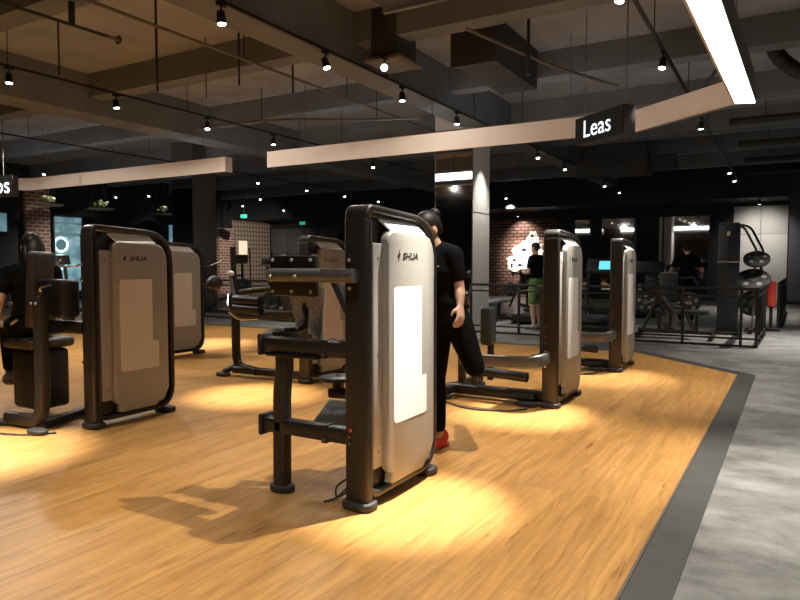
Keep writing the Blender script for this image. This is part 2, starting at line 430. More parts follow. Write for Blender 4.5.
# dark bulkhead over the far zone
struct(MB().span((XL + 0.02, 23.2, 3.35), (0.05, 24.95, 4.55)).build('ceiling_bulkhead', 'blackwall'), 'black bulkhead above the far mirrors')
# grey cladding near the left end
for k in range(4):
    x = -21.9 + k * 1.0
    struct(MB().span((x, YF - 0.04, 0), (x + 0.97, YF - 0.005, 1.75), bev=0.004).build('wall_panel_grey', 'colgrey'))
    struct(MB().span((x, YF - 0.04, 1.77), (x + 0.97, YF - 0.005, 3.0), bev=0.004).build('wall_panel_grey', 'colgrey'))
# brick, lattice and shopfront on the left wall
struct(MB().span((XL + 0.005, 12.78, 0), (XL + 0.14, 13.62, 3.9)).build('wall_brick_pillar', 'brick_white'), 'red brick pillar with pale joints on the left wall')
struct(MB().span((XL + 0.005, 21.4, 0), (XL + 0.2, 22.35, 2.9)).build('wall_brick_corner', 'brick_white'))
struct(MB().span((XL + 0.005, 22.4, 0), (XL + 0.06, 24.9, 3.3)).build('wall_lattice', 'lattice'), 'wall with a beige lattice pattern')
def shopfront(n, y0, y1, z0, z1, rings):
    w = MB().span((XL + 0.01, y0, z0), (XL + 0.05, y1, z1)).build('window_%d' % n, 'poster')
    struct(w, 'blue backlit shopfront window on the left wall')
    f = MB()
    for a, b in (((XL + 0.05, y0 - 0.05, z0), (XL + 0.12, y0, z1)), ((XL + 0.05, y1, z0), (XL + 0.12, y1 + 0.05, z1)), ((XL + 0.05, y0, z1), (XL + 0.12, y1, z1 + 0.06)), ((XL + 0.05, y0, z0 - 0.06), (XL + 0.12, y1, z0))):
        f.span(a, b)
    f.build('window_frame', 'plastic', w)
    for (yy, zz, rr) in rings:
        a = [(yy + rr * math.cos(R(22.5 + 45 * k)), zz + rr * math.sin(R(22.5 + 45 * k))) for k in range(8)]
        b = [(yy + rr * 1.42 * math.cos(R(15 * k)), zz + rr * 1.42 * math.sin(R(15 * k))) for k in range(24)]
        MB().prism(b, 'X', XL + 0.051, XL + 0.056).build('glow_ring', 'glow_white', w)
        MB().prism(a, 'X', XL + 0.058, XL + 0.066).build('octagon', 'hexdark', w)
    if rings:
        MB().span((XL + 0.051, y0, 2.28), (XL + 0.062, y1, 2.40)).span((XL + 0.051, y0, 2.70), (XL + 0.062, y1, 2.76)).build('transom', 'hexdark', w)
shopfront(1, 13.80, 14.85, 0.35, 2.95, [(14.05, 1.98, 0.20), (14.0, 1.36, 0.20)])
shopfront(2, 10.6, 12.2, 2.35, 2.95, [])
shopfront(3, 18.7, 19.6, 1.6, 2.9, [])
# columns
def column(x0, y0, s, mats, label):
    c = MB().span((x0, y0, 0), (x0 + s, y0 + s, H - 0.002)).build('column', mats[1]); struct(c, label)
    MB().span((x0 + 0.01, y0 - 0.012, 0.02), (x0 + s - 0.015, y0 - 0.001, 3.6)).build('mirror_panel', 'mirror', c)
    MB().span((x0 + s - 0.014, y0 - 0.016, 0.02), (x0 + s, y0 - 0.001, 3.6)).build('edge_trim', 'plastic', c)
    MB().span((x0 + s + 0.0005, y0 + 0.002, 2.3), (x0 + s + 0.003, y0 + s, 2.31)).build('panel_joint', 'plastic', c)
    return c
column(-6.05, 11.75, 0.82, ('', 'colwhite'), 'square column with mirror on one face and pale grey side')
column(-14.60, 12.6, 0.82, ('', 'colgrey'), 'square column with mirror on one face and dark grey side')
# mirrors on the end wall
def wall_mirror(x0, x1, label):
    t = thing('wall_mirror', label, 'mirror', ((x0 + x1) / 2, YF - 0.01, 0.35), group='mirrors on the end wall')
    w = (x1 - x0) / 2
    MB().span((-w, -0.03, 0), (w, -0.012, 2.6)).build('glass', 'mirror', t)
    f = MB()
    f.span((-w - 0.03, -0.045, -0.03), (-w, 0.0, 2.63)).span((w, -0.045, -0.03), (w + 0.03, 0.0, 2.63)).span((-w, -0.045, 2.6), (w, 0.0, 2.63)).span((-w, -0.045, -0.03), (w, 0.0, 0))
    f.build('mirror_frame', 'plastic', t)
wall_mirror(-6.9, -6.35, 'narrow wall mirror left of the others beside the brick section')
wall_mirror(-5.9, -4.75, 'wall mirror on the black end wall, second from the brick section')
wall_mirror(-3.75, -2.3, 'widest wall mirror on the end wall, nearest the white panels')
for x in (-4.70, -3.85):
    tag(MB().span((x - 0.05, YF - 0.12, 0), (x + 0.05, YF - 0.005, 2.95), bev=0.01).build('wall_post', 'colwhite' if x > -4 else 'colgrey'),
        'slim pale upright post on the end wall left of the widest mirror' if x > -4 else 'slim grey upright post right of the second end wall mirror', 'post')
# ceiling beams
def beam(a, b, label=None): return struct(MB().span(a, b).build('ceiling_beam', 'beam'), label)
beam((-5.42, YB, 3.92), (-4.98, YF - 1.9, H - 0.001), 'main ceiling beam with a pale soffit above the front machine')
beam((-11.2, YB, 3.92), (-10.55, YF - 1.9, H - 0.001))
beam((1.3, YB, 3.95), (1.8, YF - 1.5, H - 0.001))
for y in (-1.3, 1.6, 4.45, 7.35, 10.15, 13.05, 15.95, 18.85, 21.75):
    for xa, xb in ((XL, -11.2), (-10.55, -5.42), (-4.98, 1.3), (1.8, XR)):
        beam((xa + 0.001, y, 4.2), (xb - 0.001, y + 0.32, H - 0.001))

# ------------------------------------------------------------------ ceiling services
def path_thing(name, label, cat, pts, r, m, fil=0.0, seg=10, rods=(), rod_m='pipe_dark', group=None):
    t = thing(name, label, cat, pts[0], group=group); o = V(pts[0])
    P = [V(p) - o for p in pts]
    if fil: P = fillet(P, fil)
    MB().tube(P, r, seg, up=(0.013, 0.017, 1)).build('pipe', m, t)
    for p in rods:
        p = V(p) - o
        MB().cyl(p, V((p.x, p.y, H - 0.001 - o.z)), 0.008, seg=8).build('hanger_rod', rod_m, t)
    return t
t = path_thing('sprinkler_pipe', 'thin sprinkler pipe under the ceiling at the top left corner', 'pipe', [(-6.97, -1.0, 3.95), (-6.94, 4.0, 3.95), (-6.90, 5.05, 3.95)], 0.018, 'pipe_dark', 0.1, rods=[(-6.96, 2.6, 3.95)])
MB().cyl((0.07, 6.05, 0.0), (0.07, 6.20, 0.0), 0.022).cyl((0.07, 6.20, 0.0), (0.07, 6.22, 0.0), 0.05).build('sprinkler_head', 'pipe', t)
MB().cyl((0.05, 5.63, 0.0), (0.05, 5.63, 0.649), 0.035).build('drop_pipe', 'pipe_dark', t)
path_thing('sprinkler_pipe', 'long thin pipe along the slab to the left of the pale-soffit beam', 'pipe', [(-6.6, -2, 4.15), (-6.6, 14, 4.15)], 0.02, 'pipe', rods=[(-6.6, 4.6, 4.15), (-6.6, 7.0, 4.15), (-6.6, 9.5, 4.15)])
path_thing('hanger_pipe', 'tall thin black drop rod left of the pale-soffit beam', 'rod', [(-6.82, 5.69, H - 0.001), (-6.82, 5.69, 3.44)], 0.016, 'pipe_dark')
path_thing('hanger_pipe', 'pale thin drop rod left of the nearest spotlight', 'rod', [(-7.4, 7.05, H - 0.001), (-7.4, 7.05, 3.72)], 0.010, 'pipe')
path_thing('cable_conduit', 'curved pale conduit running across behind the nearest spotlights', 'pipe', [(-10.2, 9.3, 3.95), (-8.4, 9.6, 4.02), (-6.5, 9.8, 3.82), (-5.46, 10.0, 3.78)], 0.022, 'pipe', 0.9, rods=[(-8.6, 9.57, 4.0), (-6.2, 9.82, 3.85)])
path_thing('cable_conduit', 'thin conduit running above the long tan light band', 'pipe', [(-10.0, 11.6, 3.85), (-4.0, 11.6, 3.85), (-1.6, 11.2, 3.85)], 0.02, 'pipe', 0.3, rods=[(-8.2, 11.6, 3.85), (-4.2, 11.6, 3.85)])
path_thing('hanger_pipe', 'black drop pipe between the duct and the sign wire', 'rod', [(-2.95, 8.35, H - 0.001), (-2.95, 8.35, 3.75)], 0.022, 'pipe_dark')
path_thing('hanger_pipe', 'thin black drop rod at the top left corner', 'rod', [(-8.6, 5.55, H - 0.001), (-8.6, 5.55, 3.86)], 0.012, 'pipe_dark')
path_thing('cable_conduit', 'pale conduit right of the square air outlet, running to the light band', 'pipe', [(-3.3, 7.2, 4.05), (-2.85, 8.9, 4.0), (-2.2, 10.1, 3.9)], 0.022, 'pipe', 0.3)
path_thing('cable_conduit', 'black cable conduit beside the white light strip', 'pipe', [(-0.95, 4.0, 4.1), (-0.95, 7.6, 4.05), (-0.75, 9.4, 3.9)], 0.035, 'pipe_dark', 0.5, rods=[(-0.95, 7.2, 4.06)])
path_thing('cable_conduit', 'second dark conduit between the right track and the white light strip', 'pipe', [(-0.72, 4.0, 4.15), (-0.72, 9.8, 4.1), (-1.3, 11.6, 3.9)], 0.025, 'duct', 0.5)
for k, (y, lab) in enumerate(((14.2, 'nearest of the parallel pipes crossing over the aisle'), (16.9, 'second of the parallel pipes crossing over the aisle'), (19.6, 'third of the parallel pipes crossing over the aisle'), (22.3, 'farthest of the parallel pipes crossing over the aisle'))):
    path_thing('ceiling_pipe', lab, 'pipe', [(-1.0, y, 4.0), (4.4, y, 4.0)], 0.07, 'pipe_dark', rods=[(-0.4, y, 4.0), (0.9, y, 4.0), (3.2, y, 4.0)], group='pipes crossing over the aisle')
path_thing('hanger_pipe', 'black drop rod between the two nearest spotlights', 'rod', [(-6.85, 7.16, H - 0.001), (-6.85, 7.16, 3.86)], 0.014, 'pipe_dark')
path_thing('hanger_pipe', 'short black drop rod ending in a flat plate, left of the second spotlight', 'rod', [(-6.35, 7.75, H - 0.001), (-6.35, 7.75, 3.82)], 0.014, 'pipe_dark')
# flexible duct on the right
t = thing('flexible_duct', 'black flexible duct sagging from the ceiling beside the white light strip', 'duct', (0.02, 10.6, 3.80))
pts = fillet([(-0.32, 0.0, 0.799), (-0.22, 0.0, 0.35), (0.15, 0.0, 0.02), (1.6, 0.0, 0.02), (2.6, 0, 0.08)], 0.5, 8)
MB().tube(pts, 0.10, 14).build('hose', 'pipe_dark', t)
mb = MB()
for i in range(2, len(pts) - 2, 2):
    d = (pts[i + 1] - pts[i]).normalized() * 0.012
    MB().cyl(pts[i] - d, pts[i] + d, 0.108, seg=14).build('rib', 'black', t)
# air duct with square outlet
t = thing('air_duct', 'dark rectangular air duct hanging under the slab at the top centre', 'duct', (-3.4, 2.5, 4.0))
MB().span((-0.35, -6, 0), (0.35, 3.65, 0.42), bev=0.01).build('duct_body', 'duct', t)
for y in (3.62, 1.43): MB().span((-0.39, y, -0.03), (0.39, y + 0.06, 0.45), bev=0.008).build('flange', 'beam', t)
for y in (3.3, 0.8):
    MB().cyl((-0.37, y, 0.2), (-0.37, y, 0.599), 0.008, seg=8).cyl((0.37, y, 0.2), (0.37, y, 0.599), 0.008, seg=8).build('hanger_rod', 'pipe_dark', t)
t = thing('air_outlet', 'square pale-edged air outlet on a short drop box near the top centre', 'vent', (-4.53, 7.60, 3.95))
MB().span((-0.2, -0.25, 0.0), (0.2, 0.25, 0.649), bev=0.01).build('drop_box', 'duct', t)
MB().span((-0.27, -0.32, -0.04), (0.27, 0.32, 0.0), bev=0.01).build('flange', 'pipe', t)
MB().span((-0.22, -0.27, -0.046), (0.22, 0.27, -0.041)).build('grille', 'beam', t)
t = thing('air_duct', 'deep dark duct box beyond the square air outlet', 'duct', (-3.55, 9.2, 4.0))
MB().span((-0.45, -0.9, 0), (0.15, 0.85, 0.599), bev=0.01).build('duct_body', 'duct', t)
MB().span((-0.48, -0.93, -0.03), (0.18, -0.86, 0.598), bev=0.006).build('flange', 'duct', t)
t = thing('air_duct', 'grey boxed duct under the black ceiling behind the hanging sign', 'duct', (-3.9, 17.6, 3.55))
MB().span((-0.9, -0.3, 0), (0.9, 0.3, 0.5), bev=0.01).span((0.9, -0.25, 0.1), (1.5, 0.25, 0.45), bev=0.01).build('duct_body', 'duct', t)
MB().cyl((-0.8, 0, 0.5), (-0.8, 0, 1.049), 0.01, seg=8).cyl((0.8, 0, 0.5), (0.8, 0, 1.049), 0.01, seg=8).build('hanger_rod', 'pipe_dark', t)

# ------------------------------------------------------------------ light bands
def band(name, label, pts, z0, hgt, thick, led_bottom, led_back, wires):
    """pts: inner (room side) outline of the band; thickness goes to the left of travel"""
    t = thing(name, label, 'ceiling light', (pts[0][0], pts[0][1], z0))
    o = V((pts[0][0], pts[0][1])); P = [V(p) - o for p in pts]
    n = len(P); Q = []
    for i in range(n):
        d0 = (P[i] - P[i - 1]).normalized() if i else None
        d1 = (P[i + 1] - P[i]).normalized() if i < n - 1 else None
        d = (d0 + d1).normalized() if d0 and d1 else (d0 or d1)
        nn = V((-d.y, d.x)); c = nn.dot(V((-(d0 or d1).y, (d0 or d1).x)))
        Q.append((nn, c))
    def line(off): return [P[i] + Q[i][0] * (off / Q[i][1]) for i in range(n)]
    def strip(o0, o1, a, b, za, zb):
        A, B = line(o0)[a:b + 1], line(o1)[a:b + 1]
        mb = MB(); mb.prism([tuple(p) for p in A] + [tuple(p) for p in B[::-1]], 'Z', za, zb); return mb
    strip(0, 0.02, 0, n - 1, 0, hgt).build('fascia', 'fascia', t)
    strip(0.021, thick - 0.02, 0, n - 1, 0.03, hgt - 0.03).build('channel', 'fascia_out', t)
    for a, b in led_bottom:
        strip(0.021, thick - 0.005, a, b, 0.005, 0.029).build('led_diffuser', 'led', t)
        strip(thick - 0.019, thick, a, b, 0.03, hgt).build('back_fascia', 'fascia_out', t)
    for a, b in led_back:
        strip(thick - 0.019, thick + 0.002, a, b, 0.12, hgt - 0.01).build('led_diffuser', 'led', t)
        strip(thick - 0.019, thick, a, b, 0.03, 0.119).build('back_fascia', 'fascia_out', t)
    for e, sg in ((0, -1), (n - 1, 1)):
        d = ((P[1] - P[0]) if e == 0 else (P[-1] - P[-2])).normalized() * (0.015 * sg)
        A, B = line(0)[e], line(thick)[e]
        MB().prism([tuple(A), tuple(A + d), tuple(B + d), tuple(B)], 'Z', 0, hgt).build('end_cap', 'fascia', t)
    for (x, y) in wires:
        MB().cyl((x - o.x, y - o.y, hgt - 0.03), (x - o.x, y - o.y, H - 0.001 - z0), 0.006, seg=6).build('suspension_wire', 'wire', t)
    return t
def off(p, dx, dy): return (p[0] + dx, p[1] + dy)
# right loop: from the near end over the aisle edge, corner, diagonal, then the long run to the left
pr = [(-0.36, -4.5), (-0.36, 8.2), (-1.85, 9.5), (-8.4, 9.5)]
# inner side of the band faces the machines: travel so that the left of travel is the inner side -> build reversed
inner = [(-8.4, 9.5), (-1.85, 9.5), (-0.56, 8.42), (-0.92, -4.5)]
band('light_band', 'long tan pendant light band over the machines, with a bright white strip along the aisle', inner, 3.1, 0.29, 0.215, [(2, 3)], [(0, 1)],
     [(-7.6, 9.6), (-5.0, 9.6), (-2.75, 9.6), (-0.47, 7.2), (-0.55, 4.0), (-0.67, 0)])
inner2 = [(-17.6, 8.6), (-15.95, 9.5), (-9.5, 9.5)]
band('light_band', 'shorter tan pendant light band at the left, ending beside the dark column', inner2, 3.1, 0.29, 0.19, [], [(0, 1), (1, 2)],
     [(-10.2, 9.6), (-13.0, 9.6), (-15.6, 9.6)])
# a third run behind the photographer, seen in the mirrors only
# ------------------------------------------------------------------ hanging signs
def sign(loc, rz, w, h, d, body, label, size, tx, tz, r1=-0.06):
    t = thing('hanging_sign', label, 'sign', loc, rz)
    MB().span((-w, 0.012, 0), (0, d, h), bev=0.004).build('sign_box', 'signgrey', t)
    MB().span((-w + 0.004, 0.0, 0.004), (-0.006, 0.0118, h - 0.004)).build('sign_face', 'signface', t)
    text('lettering', body, 'signtext', t, size, (tx, -0.001, tz), (R(90), 0, 0), 0.002)
    MB().cyl((r1, d / 2, h - 0.01), (r1, d / 2, H - 0.001 - loc[2]), 0.008, seg=8).build('suspension_rod', 'wire', t)
    MB().cyl((-w + 0.08, d / 2, h - 0.01), (-w + 0.08, d / 2, H - 0.001 - loc[2]), 0.006, seg=8).build('suspension_rod', 'wire', t)
    return t
sign((-1.71, 8.17, 2.85), R(-38), 0.92, 0.345, 0.19, 'Leas', 'black hanging sign reading Leas in front of the tan light band', 0.31, -0.76, 0.075)
sign((-13.42, 7.6, 2.66), R(12), 1.0, 0.42, 0.14, 'ps', 'black hanging sign with pale letters at the left edge, seen over the seated person', 0.46, -0.47, 0.07, -0.3)

# ------------------------------------------------------------------ lighting tracks and spotlights
TR = {'right': -1.35, 'beam': -4.88, 'left': -8.85, 'far': -13.5}
for k, lab in (('right', 'black lighting track nearest the aisle'), ('beam', 'black lighting track along the pale-soffit beam'), ('left', 'black lighting track left of the pale-soffit beam, over the left machines'), ('far', 'black lighting track farthest left, beyond the dark column')):
    t = thing('light_track', lab, 'track', (TR[k], -4, 3.87))
    MB().span((-0.018, 0, 0), (0.018, 27.1, 0.03)).build('rail', 'black', t)
    zz = 0.729
    for y in ((0.5, 3.5, 6.2, 9.0, 12.0, 15.0, 18.0, 21.0, 24.0, 26.9)):
        MB().cyl((0, y, 0.03), (0, y, zz), 0.007, seg=6).build('hanger_rod', 'pipe_dark', t)

def make_spot(label, loc, aim, lensmat, seg=16):
    t = thing('spotlight', label, 'spotlight', loc)
    MB().span((-0.02, -0.055, -0.035), (0.02, 0.055, 0), bev=0.005).build('adapter', 'black', t)
    MB().cyl((0, 0, -0.03), (0, 0, -0.10), 0.011, seg=8).build('arm', 'black', t)
    d = V(aim).normalized(); c = V((0, 0, -0.13))
    h = MB().cyl(c - d * 0.05, c + d * 0.075, 0.040, 0.048, seg=seg, bev=0.004).build('head', 'black', t)
    MB().cyl(c + d * 0.0755, c + d * 0.080, 0.041, seg=seg).build('lens', lensmat, h)
    return t
def lamp(loc, target, power, size=60, blend=1.0, col=(1.0, 0.925, 0.82), rad=0.022):
    l = bpy.data.lights.new('spot_lamp', 'SPOT'); l.energy = power; l.spot_size = R(size); l.spot_blend = blend
    l.color = col; l.shadow_soft_size = rad
    o = bpy.data.objects.new('spot_lamp', l); COL.objects.link(o); o.location = loc
    o.rotation_euler = (V(target) - V(loc)).to_track_quat('-Z', 'Y').to_euler()
    return o
ZT = 3.87
near = [  # track, y, core target, core power, core size, broad power, broad size, label
    ('right', 3.75, (-1.72, 3.02, 0), 2500, 21, 500, 74, 'out-of-view'),
    ('right', 6.27, (-1.92, 5.42, 0), 2400, 22, 280, 70, 'spotlight cut by the top edge, nearest of the aisle-side track'),
    ('right', 8.63, (-1.75, 7.7, 0), 1200, 27, 240, 70, 'spotlight between the hanging sign and the white light strip'),
    ('beam', 2.4, (-4.75, 2.35, 0), 2300, 28, 130, 80, 'out-of-view'),
    ('beam', 4.86, (-4.5, 4.85, 0), 2000, 25, 170, 80, 'nearest spotlight under the pale-soffit beam at the top of the picture'),
    ('beam', 6.57, (-3.6, 6.6, 0), 260, 40, 110, 84, 'second spotlight under the pale-soffit beam, left of the square air outlet'),
    ('beam', 7.4, (-2.0, 4.2, 0.3), 150, 40, 0, 84, 'glaring spotlight under the square air outlet, turned towards us'),
    ('beam', 8.42, (-4.6, 8.3, 0), 200, 50, 100, 84, 'spotlight just right of the square air outlet above the light band'),
    ('beam', 10.27, (-4.6, 10.2, 0), 100, 60, 60, 84, 'last spotlight before the long light band hides the pale-soffit beam'),
    ('left', 5.01, (-8.6, 4.8, 0), 200, 50, 100, 84, 'spotlight at the left edge of the picture high over the seated person'),
    ('left', 6.61, (-8.4, 6.8, 0), 200, 50, 100, 84, 'spotlight above the left light band, left of the pale-soffit beam'),
    ('left', 8.45, (-8.1, 7.7, 0), 1500, 28, 120, 84, 'spotlight above the right end of the left light band'),
    ('left', 10.18, (-8.6, 10.0, 0), 130, 60, 60, 84, 'small spotlight above the gap between the two light bands'),
    ('right', 1.2, (-1.8, 1.3, 0), 40, 60, 110, 84, 'out-of-view'),
    ('right', -1.4, (-1.6, -0.4, 0), 60, 85, 160, 88, 'out-of-view'),
    ('beam', 0.2, (-4.2, 0.8, 0), 50, 60, 220, 88, 'out-of-view'),
    ('far', 6.2, (-13.5, 6.4, 0), 150, 60, 120, 84, 'out-of-view'),  # unseen fitting, added to brighten the left light band
]
BAND_FILL = {('beam', 6.57): 70, ('beam', 8.42): 42, ('left', 6.61): 200, ('left', 8.45): 22, ('left', 5.01): 200, ('far', 6.2): 260}  # extra wide lamps added at these fittings to brighten the tan bands
for tr, y, tg, pw, sz, bp, bs, lab in near:
    loc = V((TR[tr], y, ZT)) if 'glaring' not in lab else V((-4.38, 7.12, ZT))
    d = (V(tg) - loc)
    if lab == 'out-of-view':
        lab = 'track spotlight out of view over y %d' % 0
        nm = {('right', 3.75): 'track spotlight over the front machine, on the aisle-side track', ('beam', 2.4): 'track spotlight over the left machine, on the beam track',
              ('right', 1.2): 'track spotlight over the empty planks in front of the machines', ('right', -1.4): 'track spotlight behind the viewer on the aisle-side track', ('beam', 0.2): 'track spotlight over the planks at the lower left', ('far', 6.2): 'unseen track spotlight added over the far left planks to brighten the light band'}
        lab = nm[(tr, y)]
    aim = d.normalized()
    if 'glaring' in lab: aim = (V((0, 0, 1.3)) - loc).normalized()
    sp = make_spot(lab, loc, aim, 'lens')
    if 'glaring' in lab: MB().cyl((0, 0, 0), (0, 0, H - 0.001 - ZT), 0.01, seg=8).build('drop_rod', 'pipe_dark', sp)
    lamp(loc + V((0, 0, -0.13)) + aim * 0.095, tg, pw, sz)
    if bp: lamp(loc + V((0, 0, -0.13)) + aim * 0.095, (loc.x * 0.6 + tg[0] * 0.4, y * 0.6 + tg[1] * 0.4, 0), bp, bs, 0.45)
    lamp(loc + V((0, 0, -0.13)) + aim * 0.095, (tg[0], tg[1], 0), BAND_FILL[(tr, y)], 176, 0.15, rad=0.05) if (tr, y) in BAND_FILL else None
far = [
    ('far', 14.84, 'far spotlight level with the dark column top, just right of it'), ('far', 17.13, 'far spotlight in the gap between light bands, second along the leftmost track'),
    ('far', 19.27, 'far spotlight above the front machine, left of its top corner'), ('far', 21.5, 'faint far spotlight above the upper edge of the front machine'),
    ('left', 13.85, 'bright spotlight right under the long tan light band'), ('left', 17.74, 'far spotlight behind the pale column, before the brick wall'),
    ('left', 22.8, 'lone spotlight on the black ceiling above the brick section'),
    ('beam', 14.5, 'spotlight under the light band left of the hanging sign'), ('beam', 16.6, 'spotlight beneath the hanging sign, nearer the sign'),
    ('beam', 18.15, 'spotlight below and right of the hanging sign'), ('beam', 20.8, 'spotlight above the middle machine on the right'), ('beam', 22.9, 'lowest spotlight above the right-hand machine pair'),
    ('right', 19.44, 'upper of the two spotlights close together above the white panels'), ('right', 21.38, 'lower of the two spotlights close together above the white panels'),
    ('left', 20.4, 'small far spotlight above the green exit lights'),
]
for tr, y, lab in far:
    make_spot(lab, (TR[tr], y, ZT), (0.25, -0.35, -1), 'lens_far', 12)
for (x, y, lab) in ((-17.3, 10.66, 'spotlight above the left light band near the left edge'), (-21.0, 15.6, 'left one of two small spotlights under the left light band'), (-19.6, 15.9, 'right one of two small spotlights under the left light band'),
                    (-17.0, 18.8, 'far spotlight just above the left exit light'), (-19.6, 23.2, 'tiny far spotlight above the lattice wall'), (-19.6, 20.6, 'tiny far spotlight beside the dark column')):
    s = make_spot(lab, (x, y, 3.90), (0.25, -0.35, -1), 'lens_far', 12)
    MB().cyl((0, 0, 0), (0, 0, H - 0.001 - 3.90), 0.01, seg=8).build('drop_rod', 'pipe_dark', s)
# lamps of the far fittings that reach visible surfaces
W1, W2 = (1, 0.92, 0.80), (1, 0.95, 0.88)
lamp((-8.85, 22.8, 3.6), (-8.7, 25, 1.7), 1500, 52, col=W1)
lamp((-0.75, 23.36, 3.09), (-0.75, 25, 1.7), 135, 95, col=W2)
lamp((-9.0, 24.5, 3.09), (-8.9, 25, 1.8), 120, 120, col=W1)
lamp((-1.35, 21.4, 3.6), (-0.9, 21.0, 0), 420, 80, col=W2)
lamp((-1.35, 19.4, 3.6), (0.6, 18.5, 0), 600, 70, col=W2)
lamp((-4.88, 12.1, 3.62), (-5.2, 12.2, 0.6), 300, 60, col=W2)
lamp((-4.88, 14.5, 3.6), (-4.9, 14.0, 0), 160, 70, col=W2)
lamp((-4.88, 18.15, 3.6), (-4.0, 17, 0), 120, 80, col=W2)
lamp((-17.0, 18.8, 3.6), (-21, 22.6, 1.6), 1000, 60, col=W1)
lamp((-19.6, 15.9, 3.6), (-22, 13.6, 1.3), 420, 50, col=W1)
lamp((-13.5, 14.84, 3.6), (-12.5, 15, 0), 420, 70, col=W2)
lamp((-8.85, 13.85, 3.6), (-8.8, 12.6, 0), 420, 70, col=W2)
lamp((-1.35, 12.8, 3.6), (-1.6, 13.2, 0), 90, 70, col=W2)
for (tr, y) in (('right', 12.8), ('beam', 12.1)):
    make_spot({('right', 12.8): 'spotlight over the railing corner hidden by the white light strip', ('beam', 12.1): 'spotlight close beside the pale column'}[(tr, y)], (TR[tr], y, ZT), (0, 0, -1), 'lens_far', 12)
for (x, lab) in ((-0.75, 'spotlight under the black bulkhead right above the white wall panels'), (-9.0, 'spotlight under the black bulkhead right above the brick mural')):
    make_spot(lab, (x, 24.45, 3.349) if x < -5 else (x, 23.3, 3.349), (0, 0.5, -1), 'lens_far', 12)
# lamps over the aisle, to the right of the picture
for (x, y, pw, lab) in ((0.75, 4.5, 950, 'spotlight over the aisle right of the white light strip'), (1.05, 1.8, 230, 'spotlight over the near end of the aisle'), (1.05, 12.5, 1500, 'spotlight over the far end of the aisle'), (1.05, 8.5, 420, 'spotlight over the middle of the aisle')):
    s = make_spot(lab, (x, y, 3.90), (-0.05, 0, -1), 'lens')
    MB().cyl((0, 0, 0), (0, 0, H - 0.001 - 3.90), 0.01, seg=8).build('drop_rod', 'pipe_dark', s)
    lamp((x - 0.01, y, 3.66), (x - 0.4, y, 0), pw, 46 if y == 4.5 else 85, col=(1, 0.95, 0.88))
